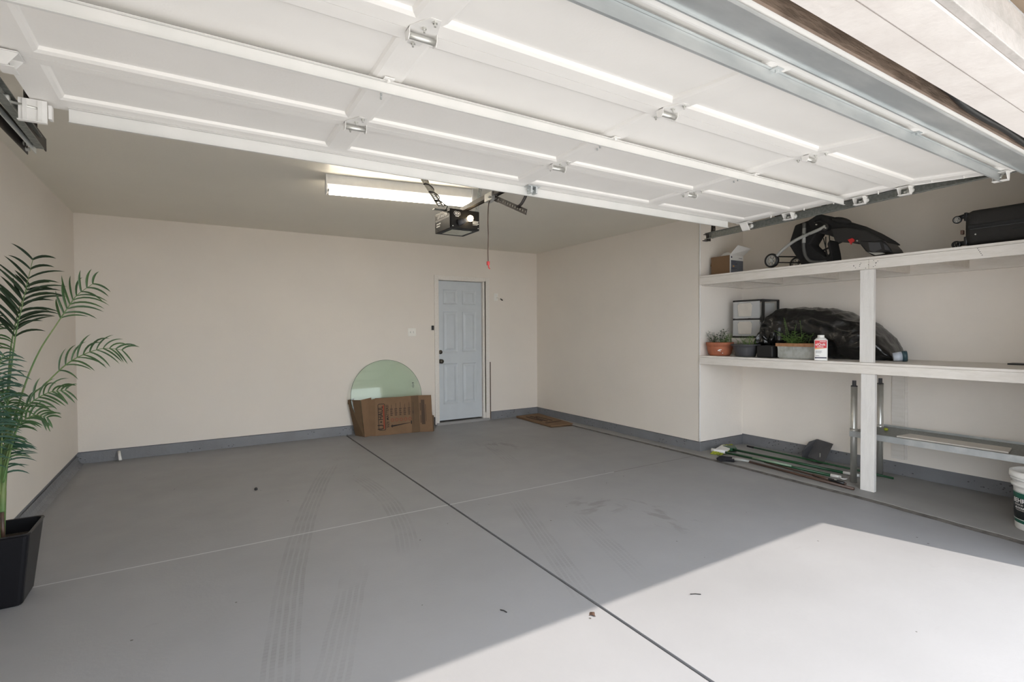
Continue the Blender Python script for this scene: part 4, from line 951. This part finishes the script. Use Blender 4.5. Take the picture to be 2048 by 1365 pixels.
# rubbish bag
bgo = empty('trash_bag', (4.97, 2.55, LZ), 'large full black plastic bag lying along the lower shelf behind the post', 'bag')
tp_ = [(3.165, 1.25), (3.12, 1.37), (3.05, 1.46), (2.95, 1.508), (2.85, 1.522), (2.70, 1.531), (2.55, 1.520), (2.39, 1.490), (2.30, 1.455), (2.20, 1.405), (2.10, 1.345), (2.02, 1.26), (1.96, 1.17), (1.915, 1.075)]
def topz(y):
    for i in range(len(tp_)-1):
        a, b_ = tp_[i], tp_[i+1]
        if a[0] >= y >= b_[0]: return lerp(a[1], b_[1], (a[0]-y)/(a[0]-b_[0]))
    return 1.06
NI, NJ = 110, 72; vv = []; ff = []
for i in range(NI+1):
    y0_ = lerp(3.164, 1.916, i/NI); t = i/NI; xc = lerp(4.87, 5.065, min(1, t/.28)**.7); k_ = xc/4.95; y = y0_*k_; h = CAMH+(topz(y0_)-CAMH)*k_-LZ; wd = lerp(.10, .212, min(1, t/.25))*min(1, .45+2.4*(1-t)**.6); lift = .10*max(0, 1-t/.06)
    for j in range(NJ):
        a = 2*PI*j/NJ; cx, cz = math.cos(a), math.sin(a)
        p = Vector((xc+wd*sup(cx, .75), y, LZ+.004+h*.5+h*.5*sup(cz, .75)))
        if cz < 0: p.z += lift*-cz
        q = Vector((p.x*3, p.y*3.2, p.z*5)); f1 = noise.noise(q); f2 = 1-abs(noise.noise(Vector((p.x*5, p.y*7+p.z*9, p.z*7-p.y*5))))*2; f3 = 1-abs(noise.noise(Vector((p.x*12, p.y*9-p.z*14, p.z*16+p.y*6))))*2
        d = .030*f1+.018*f2+.008*f3-.018
        nrm = Vector((cx, 0, cz))
        p = p+nrm*d
        p.x = min(p.x, R2-.01); p.z = max(p.z, LZ+.001); p.x = max(p.x, 4.72)
        if cz > .3: p.z = min(p.z, LZ+h+.012)
        vv.append(p)
for i in range(NI):
    for j in range(NJ): ff.append((i*NJ+j, i*NJ+(j+1) % NJ, (i+1)*NJ+(j+1) % NJ, (i+1)*NJ+j))
ff += [tuple(range(NJ)), tuple(range(NI*NJ, NI*NJ+NJ))]
mb = MB(); mb.add(vv, ff); mb.build('filled_bag', 'bag', bgo, smooth=True)
vv = []; ff = []; NA, NB = 16, 28
for i in range(NA+1):
    t = i/NA; c = Vector((4.86, 2.93, 1.235)).lerp(Vector((4.85, 3.06, 1.275)), t)+Vector((0, 0, -.05*math.sin(t*PI)))
    r0 = .085*(1-t)+.035*t+.02*math.sin(t*9)
    for j in range(NB):
        a = 2*PI*j/NB; rr_ = r0*(1+.30*noise.noise(Vector((math.cos(a)*2, math.sin(a)*2, t*3)))+.12*math.sin(a*6+t*4)); vv.append(c+Vector((math.cos(a)*rr_*.7, 0, math.sin(a)*rr_)))
for i in range(NA):
    for j in range(NB): ff.append((i*NB+j, i*NB+(j+1) % NB, (i+1)*NB+(j+1) % NB, (i+1)*NB+j))
ff += [tuple(range(NB)), tuple(range(NA*NB, NA*NB+NB))]
mb = MB(); mb.add(vv, ff); mb.build('gathered_neck', 'bag', bgo, smooth=True)
tc = empty('spray_canister', (4.93, 1.87, LZ), 'small pale canister with a dark teal cap at the right end of the black bag', 'canister')
mb = MB(); mb.cyl((4.90, 1.955, LZ+.036), (4.93, 1.905, LZ+.044), .034, .040, 20); mb.build('body', 'paleblue', tc, smooth=True)
mb = MB(); mb.cyl((4.93, 1.903, LZ+.044), (4.945, 1.875, LZ+.046), .044, n=20); mb.build('cap', 'teal', tc, smooth=True)
bs = MB(); bs.box(5.08, 5.20, .95, 1.30, LZ+.001, LZ+.012)
tag(bs.build('black_strip', 'black'), 'thin black board lying at the right end of the lower shelf', 'board')

# ---------------------------------------------------------------- under the shelves
GZ = .0155
mbn = empty('metal_bench', (4.95, 1.6, GZ), 'galvanised metal bench frame on chrome legs standing behind the shelf post', 'bench')
for (x, y, zt_) in ((4.745, 2.176, .862), (5.150, 2.150, .862), (4.745, .80, .862), (5.150, .80, .862)):
    mb = MB(); mb.cyl((x, y, GZ), (x, y, zt_-.03), .0245, n=24); lgp = mb.build('leg', 'chrome', mbn, smooth=True)
    mb = MB(); mb.cyl((x, y, zt_-.032), (x, y, zt_-.024), .026, .022, n=20); mb.cyl((x, y, zt_-.024), (x, y, zt_+.018), .015, n=16); mb.build('leg_end', 'darkgrey', lgp)
    mb = MB(); mb.cyl((x, y, .428), (x, y, .474), .0285, n=24); mb.build('collar', 'chrome', lgp, smooth=True)
mb = MB(); mb.box(4.705, 5.19, .76, 2.19, .448, .452); un = mb.build('under_shelf', 'galvd', mbn)
mb = MB(); mb.box(4.700, 4.7035, .755, 2.19, .408, .456); mb.box(4.7035, 4.722, .76, 2.19, .4525, .4555); mb.build('front_lip', 'galv', mbn, bevel=.0008)
mb = MB(); mb.box(5.190, 5.194, .76, 2.19, .42, .470); mb.build('back_lip', 'galv', mbn)
wbd = MB(); wbd.hexa([(x, y, z) for (x, y) in ((4.735, 1.20), (4.735, 1.86), (4.92, 1.23), (4.92, 1.84)) for z in (.456, .466)])
tag(wbd.build('laminate_board', 'laminate'), 'pale beige board lying on the galvanised bench shelf', 'board')
bal = MB(); bal.lathe([(.001, 0), (.012, .002), (.017, .012), (.012, .022), (.001, .026)], Matrix.Translation((4.97, 2.03, .453)), 12, capb=False)
tag(bal.build('small_ball', 'yellow', smooth=True), 'small yellow green ball on the metal bench shelf by the leg', 'ball')
# dustpan leaning on the stem wall
dp = empty('dustpan', (5.2, 2.70, GZ), 'dark grey plastic dustpan standing against the alcove wall', 'dustpan')
mb = MB(); sheet(mb, [(5.17, 2.795, GZ+.03), (5.155, 2.630, GZ), (5.24, 2.585, .205), (5.262, 2.745, .222)], .004, (1, .1, 0)); pn_ = mb.build('pan', 'darkgrey', dp, bevel=.001)
mb = MB(); sheet(mb, [(5.17, 2.795, GZ+.03), (5.262, 2.745, .222), (5.20, 2.790, .195), (5.11, 2.815, .10), (5.115, 2.812, GZ+.03)], .004, (0, 1, 0)); mb.build('side_wall', 'darkgrey', dp, bevel=.001)
mb = MB(); sheet(mb, [(5.17, 2.795, GZ+.032), (5.155, 2.630, GZ+.002), (5.115, 2.64, GZ+.004), (5.115, 2.812, GZ+.03)], .004, (0, 0, 1)); mb.build('back_wall', 'darkgrey', dp)
mb = MB(); mb.box(5.178, 5.184, 2.672, 2.682, .05, .105, ); mb.build('hang_slot', 'chrome', dp)
# brooms and mops lying on the floor
def broom(name, label, cat, a, b_, r, m_, base_):
    t = empty(name, base_, label, cat); mb = MB(); mb.cyl(a, b_, r, n=12); h = mb.build('handle', m_, t, smooth=True); return t, h
def bristles(mb, x0, x1, y0, y1, z0, z1, n, rnd, out):
    for k in range(n):
        p = Vector((rnd.uniform(x0, x1), rnd.uniform(y0, y1), rnd.uniform(z0, z1))); q = p+Vector(out)*rnd.uniform(.7, 1.1)+Vector((rnd.uniform(-.012, .012), rnd.uniform(-.012, .012), rnd.uniform(-.008, .008)))
        q.z = max(q.z, GZ+.002); mb.tube([p, q], [.0035, .002], 4, caps=False)
t, h = broom('push_broom', 'green handled broom with yellow bristles, nearest the alcove corner', 'broom', (4.655, 3.36, .048), (4.745, 2.36, .030), .0125, 'green', (4.7, 2.9, GZ))
mb = MB(); mb.tube([(4.62, 3.49, .052), (4.655, 3.35, .050)], [.019, .017], 10); o = mb.build('neck', 'white', t, smooth=True)
mb = MB(); mb.hexa([(x, y, z) for (x, y) in ((4.600, 3.455), (4.655, 3.345), (4.90, 3.565), (4.93, 3.45)) for z in (.046, .062)]); mb.build('head', 'white', t, bevel=.005)
rnd = random.Random(2); mb = MB()
for k in range(520):
    u, v = rnd.random(), rnd.random(); p = Vector((lerp(4.60, 4.90, u)+.05*v, lerp(3.455, 3.565, u)-.105*v, .046)); q = p+Vector((-.035+rnd.uniform(-.01, .01), .012+rnd.uniform(-.01, .01), -.028)); mb.tube([p, q], [.004, .003], 4, caps=False)
mb.build('bristles', 'yellow', t)
mb = MB(); mb.cyl((4.745, 2.36, .030), (4.760, 2.28, .029), .0145, n=10); mb.tube([(4.755, 2.30, .030), (4.70, 2.245, .034), (4.715, 2.228, .032), (4.79, 2.235, .030)], .006, 6); mb.build('end_hook', 'white', t, smooth=True)
mb = MB(); mb.cyl((4.682, 3.06, .0475), (4.715, 2.69, .041), .0128, n=12); o = mb.build('grip_label', 'greenlite', h, smooth=True)
t, h = broom('angle_broom', 'green handled broom lying behind the yellow one, beside the stem wall', 'broom', (4.83, 3.42, .05), (4.93, 2.345, .030), .0125, 'green', (4.9, 2.8, GZ))
mb = MB(); mb.hexa([(x, y, z) for (x, y) in ((4.80, 3.40), (4.86, 3.36), (4.84, 3.52), (4.97, 3.46)) for z in (.030, .066)]); mb.build('head', 'green', t, bevel=.006)
mb = MB()
for k in range(260):
    u, v = rnd.random(), rnd.random(); p = Vector((lerp(4.84, 4.96, u), lerp(3.51, 3.455, u), lerp(.034, .062, v))); mb.tube([p, p+Vector((.03+rnd.uniform(-.02, .02), .05, rnd.uniform(-.012, .006)))], [.0035, .0025], 4, caps=False)
mb.build('bristles', 'yellow', t)
mb = MB(); mb.cyl((4.93, 2.345, .030), (4.945, 2.22, .029), .0135, n=10); mb.build('end_cap', 'white', t, smooth=True)
t, h = broom('long_pole', 'thin dark green pole with a black tip lying along the stem wall', 'pole', (5.10, 3.40, .05), (5.09, 2.02, .032), .009, 'green', (5.1, 2.8, GZ))
mb = MB(); mb.cyl((5.10, 3.40, .05), (5.10, 3.32, .049), .011, n=10); mb.build('tip', 'black', t)
t, h = broom('black_broom', 'black bristled broom with a worn brown wooden handle, nearest the ledge', 'broom', (4.565, 3.03, .034), (4.50, 2.06, .028), .0115, 'brownwood', (4.5, 2.6, GZ))
mb = MB(); mb.tube([(4.50, 3.16, .040), (4.54, 3.08, .042), (4.568, 3.02, .036)], [.028, .020, .015], 10, flat=.7); mb.build('neck', 'greymetal', t, smooth=True)
mb = MB()
for k in range(620):
    u = rnd.random(); p = Vector((lerp(4.47, 4.555, u), lerp(3.12, 3.17, u), .032+rnd.uniform(-.01, .014))); q = p+Vector((-.045+rnd.uniform(-.035, .03), .12+rnd.uniform(-.03, .03), -.008+rnd.uniform(-.012, .006))); q.z = max(q.z, GZ+.003); mb.tube([p, q], [.0035, .002], 4, caps=False)
mb.build('bristles', 'blackbr', t)
t, h = broom('extension_pole', 'thin brown pole with a black clamp lying between the brooms and the ledge', 'pole', (4.70, 2.95, .028), (4.585, 2.16, .030), .008, 'brownwood', (4.65, 2.5, GZ))
mb = MB(); mb.cyl((4.628, 2.45, .031), (4.600, 2.30, .032), .013, n=12); mb.build('grip', 'brownwood', t, smooth=True)
mb = MB(); mb.cyl((4.600, 2.30, .032), (4.580, 2.17, .031), .015, n=12); cl = mb.build('clamp', 'black', t, smooth=True)
mb = MB(); mb.cyl((4.585, 2.25, .045), (4.583, 2.232, .046), .005, n=8); mb.build('clamp_screw', 'chrome', cl)

# paint bucket
bc = empty('paint_bucket', (4.60, 1.0, GZ), 'white plastic paint bucket with a green and black label at the right edge', 'bucket')
T = Matrix.Translation((4.605, .998, GZ)); mb = MB()
mb.lathe([(.128, .001), (.131, .006), (.140, .262), (.141, .275), (.152, .278), (.153, .296), (.143, .300), (.144, .318), (.156, .320), (.157, .334), (.146, .338)], T, 64); bk_ = mb.build('tub', 'whiteplastic', bc, smooth=True)
mb = MB(); mb.lathe([(.146, .334), (.161, .336), (.163, .344), (.161, .372), (.152, .376), (.144, .374), (.140, .360), (.001, .358)], T, 64, capb=False); mb.build('lid', 'whiteplastic', bc, smooth=True)
def wrap(mb, z0, z1, a0, a1, m_r=.0012, n=64):
    vv = []; ff = []
    for k in range(n+1):
        a = lerp(a0, a1, k/n)
        for z in (z0, z1): r_ = .131+(.140-.131)*(z-.006)/.256+m_r; vv.append(T @ Vector((r_*math.cos(a), r_*math.sin(a), z)))
    for k in range(n): ff.append((2*k, 2*k+2, 2*k+3, 2*k+1))
    mb.add(vv, ff)
mb = MB(); wrap(mb, .045, .245, 0, 2*PI); lb = mb.build('label_band', 'greenlabel', bc, smooth=True)
mb = MB(); wrap(mb, .072, .205, 0, 2*PI, .0016); mb.build('black_band', 'blacklabel', lb, smooth=True)
mb = MB(); wrap(mb, .066, .070, 0, 2*PI, .0018); wrap(mb, .240, .243, 0, 2*PI, .0018); mb.build('white_line', 'white', lb)
def curved_text(mb, body, size, z, ang):
    tmp = MB(); tmp.text(body, size, Matrix()); r_ = .131+(.140-.131)*(z-.006)/.256+.0022
    vv = []
    for v in tmp.v: a = ang+v.x/r_; rr2 = r_+v.z; vv.append(T @ Vector((rr2*math.cos(a), rr2*math.sin(a), z+v.y)))
    mb.add(vv, tmp.f)
ca_ = math.atan2(-.998, -4.605)
mb = MB(); curved_text(mb, 'BEHR', .040, .188, ca_-.95); curved_text(mb, '-BLOCKING', .017, .142, ca_-.85); mb.build('label_lettering', 'white', lb)
mb = MB(); curved_text(mb, 'PREMIUM', .016, .162, ca_-.95); wrap(mb, .126, .130, ca_-1.15, ca_-.5, .0020, 12); mb.build('label_lettering', 'greyboard', lb)

# ---------------------------------------------------------------- bits on the floor
lf_ = MB(); n = 14
vv = [Vector((1.545+.014*(1+.35*math.sin(3*a))*math.cos(a), 1.808+.016*(1+.3*math.cos(4*a))*math.sin(a), .004+.004*math.sin(a*2))) for a in [2*PI*k/n for k in range(n)]]
lf_.add(vv+[v+Vector((0, 0, -.0012)) for v in vv]+[Vector((1.545, 1.808, .009)), Vector((1.545, 1.808, .0078))], [(k, (k+1) % n, 2*n) for k in range(n)]+[(n+(k+1) % n, n+k, 2*n+1) for k in range(n)]+[(k, n+k, n+(k+1) % n, (k+1) % n) for k in range(n)])
tag(lf_.build('dry_leaf', 'brownwood'), 'curled dry brown leaf on the sunlit floor beside the long joint', 'leaf')
tw = MB(); tw.tube([(2.075, 1.69, .003), (2.098, 1.677, .004), (2.118, 1.66, .003)], .0022, 6)
tag(tw.build('twig', 'black'), 'short black twig near the edge of the sunlight', 'twig')
tw = MB(); tw.tube([(1.205, 2.07, .003), (1.215, 2.055, .004), (1.220, 2.035, .003)], .0025, 6)
tag(tw.build('twig', 'black'), 'tiny black splinter on the shaded floor just beyond the sunlight', 'twig')
rb = MB(); rb.lathe([(.010, .0005), (.013, .006), (.012, .016), (.008, .022), (.001, .023)], Matrix.Translation((.419, 4.751, 0)), 14)
tag(rb.build('rubber_stopper', 'black', smooth=True), 'small black stopper standing on the shaded floor left of the tyre marks', 'stopper')

# ---------------------------------------------------------------- palm
pl = empty('potted_palm', (-.84, 3.46, 0), 'artificial palm in a tapered black pot by the left wall', 'potted palm')
def sqring(cx, cy, hw, z, rot=0, rr_=.02):
    o = []
    for (sx, sy, a0) in ((1, 1, 0), (-1, 1, 90), (-1, -1, 180), (1, -1, 270)):
        for k in range(4):
            a = math.radians(a0+k*30); u, v = sx*(hw-rr_)+rr_*math.cos(a), sy*(hw-rr_)+rr_*math.sin(a)
            o.append(Vector((cx+u*math.cos(rot)-v*math.sin(rot), cy+u*math.sin(rot)+v*math.cos(rot), z)))
    return o
mb = MB(); rg = [sqring(-.838, 3.452, h_, z) for h_, z in ((.108, .002), (.113, .01), (.150, .345), (.155, .350), (.152, .356), (.143, .354), (.138, .27))]; k = 16
vv = [p for r_ in rg for p in r_]; ff = [(i*k+j, i*k+(j+1) % k, (i+1)*k+(j+1) % k, (i+1)*k+j) for i in range(len(rg)-1) for j in range(k)]+[tuple(range(k))]
mb.add(vv, ff); M['potblack'] = mat('glossy_black_ceramic', (.006, .006, .008), .35, spec=.3); mb.build('pot', 'potblack', pl)
mb = MB(); mb.add(sqring(-.838, 3.452, .1385, .285), [tuple(range(16))]); mb.build('soil', 'soil', pl)
def leaflet(mb, p, d, length, width, droop, side, rnd, curl=0):
    p = Vector(p); d = Vector(d).normalized(); seg = 7; pts = []; q = p.copy(); dd = d.copy()
    for i in range(seg+1):
        pts.append(q.copy()); q = q+dd*length/seg; dd = (dd+Vector((curl*.12, 0, -droop*.16))).normalized()
    vv = []; ff = []
    for i, c in enumerate(pts):
        t = i/seg; w_ = width*(math.sin(PI*min(1, .16+t*.84))**.8)*(1 if t < 1 else .1); tan = (pts[min(i+1, seg)]-pts[max(i-1, 0)]).normalized()
        s_ = tan.cross(Vector(side)).normalized(); n_ = s_.cross(tan)
        vv += [c-s_*w_/2+n_*w_*.18, c, c+s_*w_/2+n_*w_*.18]
    for v in vv:
        if v.x < L+.004: v.x = L+.004+random.uniform(0, .004)
    for i in range(seg): ff += [(i*3, i*3+1, i*3+4, i*3+3), (i*3+1, i*3+2, i*3+5, i*3+4)]
    mb.add(vv, ff)
def frond(path, n, ln, wd, m_, seed, t0=.35, droop=.7, rr_=.0045, up=.3, both=1):
    rnd = random.Random(seed); P = catmull(path, 10); k = len(P)
    mb = MB(); mb.tube(P, [rr_*(1-.75*i/k) for i in range(k)], 6); st_ = mb.build('frond', 'stem', pl, smooth=True)
    mb = MB()
    for i in range(n):
        t = lerp(t0, .99, i/(n-1)); j = min(k-2, int(t*(k-1))); p = P[j].lerp(P[j+1], t*(k-1)-j); tan = (P[j+1]-P[j]).normalized()
        sd = tan.cross(Vector((0, -1, 0.15))).normalized()
        for s_ in (1, -1):
            if not both and s_ < 0 and rnd.random() < .5: continue
            l_ = ln*(.55+.45*math.sin(PI*min(1, (t-t0)/(1-t0)*.8+.2)))*rnd.uniform(.85, 1.1)
            d = tan*rnd.uniform(.6, .9)+sd*s_*rnd.uniform(.7, .95)+Vector((0, rnd.uniform(-.55, .35), up*rnd.uniform(.3, 1)))
            leaflet(mb, p, d, l_, wd*rnd.uniform(.8, 1.1), droop*rnd.uniform(.7, 1.3), (0, -1, .2), rnd, curl=.5)
    mb.build('leaflets', m_, st_)
YP = 3.42
frond([(-.785, YP, .9), (-.768, YP, 1.10), (-.752, YP, 1.24), (-.735, YP-.01, 1.35), (-.715, YP-.02, 1.44), (-.695, YP-.03, 1.54), (-.665, YP-.04, 1.685)], 12, .19, .0125, 'leafd', 1, .42, .9)
frond([(-.79, YP+.03, .9), (-.775, YP+.04, 1.2), (-.755, YP+.05, 1.36), (-.73, YP+.06, 1.48), (-.70, YP+.07, 1.56)], 8, .16, .012, 'leafd', 2, .45, .9)
frond([(-.79, YP, .75), (-.72, YP, 1.04), (-.661, YP, 1.219), (-.589, YP, 1.363), (-.547, YP, 1.442), (-.508, YP, 1.51), (-.440, YP, 1.575)], 9, .155, .010, 'leafg', 3, .55, 1.1)
frond([(-.79, YP-.02, .70), (-.70, YP-.02, .98), (-.636, YP-.02, 1.06), (-.558, YP-.02, 1.152), (-.484, YP-.03, 1.205), (-.40, YP-.04, 1.235), (-.32, YP-.04, 1.225)], 11, .14, .0088, 'leafg', 4, .45, 1.2)
frond([(-.785, YP-.04, .68), (-.74, YP-.04, .90), (-.69, YP-.05, .97), (-.62, YP-.05, 1.02), (-.55, YP-.06, 1.03)], 10, .12, .009, 'leafg', 5, .45, 1.3)
frond([(-.79, YP-.05, .60), (-.75, YP-.05, .80), (-.72, YP-.06, .88), (-.67, YP-.06, .915), (-.62, YP-.07, .90)], 10, .11, .010, 'leafg', 6, .4, 1.4)
for k, (x, y, zt_, m_) in enumerate(((-.80, YP-.08, 1.22, 'leafb'), (-.82, YP-.02, 1.10, 'leafb'), (-.78, YP-.06, 1.02, 'leafg'), (-.83, YP-.10, .95, 'leafb'), (-.86, YP+.05, 1.35, 'leafg'), (-.88, YP-.05, 1.45, 'leafd'), (-.80, YP+.02, .80, 'leafb'))):
    frond([(-.815, YP, .5), (x-.01, y, lerp(.5, zt_, .5)), (x, y, lerp(.5, zt_, .8)), (x+.03, y-.01, zt_)], 16, .14, .009, m_, 20+k, .25, 1.5, both=1)
mb = MB(); mb.tube(catmull([(-.812, 3.42, .27), (-.806, 3.42, .45), (-.798, 3.42, .62), (-.782, 3.42, .80), (-.775, 3.42, .95)], 6), [.013]*10+[.012]*20, 10); mb.build('trunk', 'stem', pl, smooth=True)
mb = MB(); mb.tube(catmull([(-.83, 3.44, .27), (-.826, 3.44, .5), (-.815, 3.43, .85), (-.82, 3.42, 1.1)], 6), .011, 10); mb.build('trunk', 'stem', pl, smooth=True)
mb = MB(); mb.tube([(-.80, 3.40, .27), (-.803, 3.40, .45)], .008, 8); mb.build('support_cane', 'brownwood', pl, smooth=True)
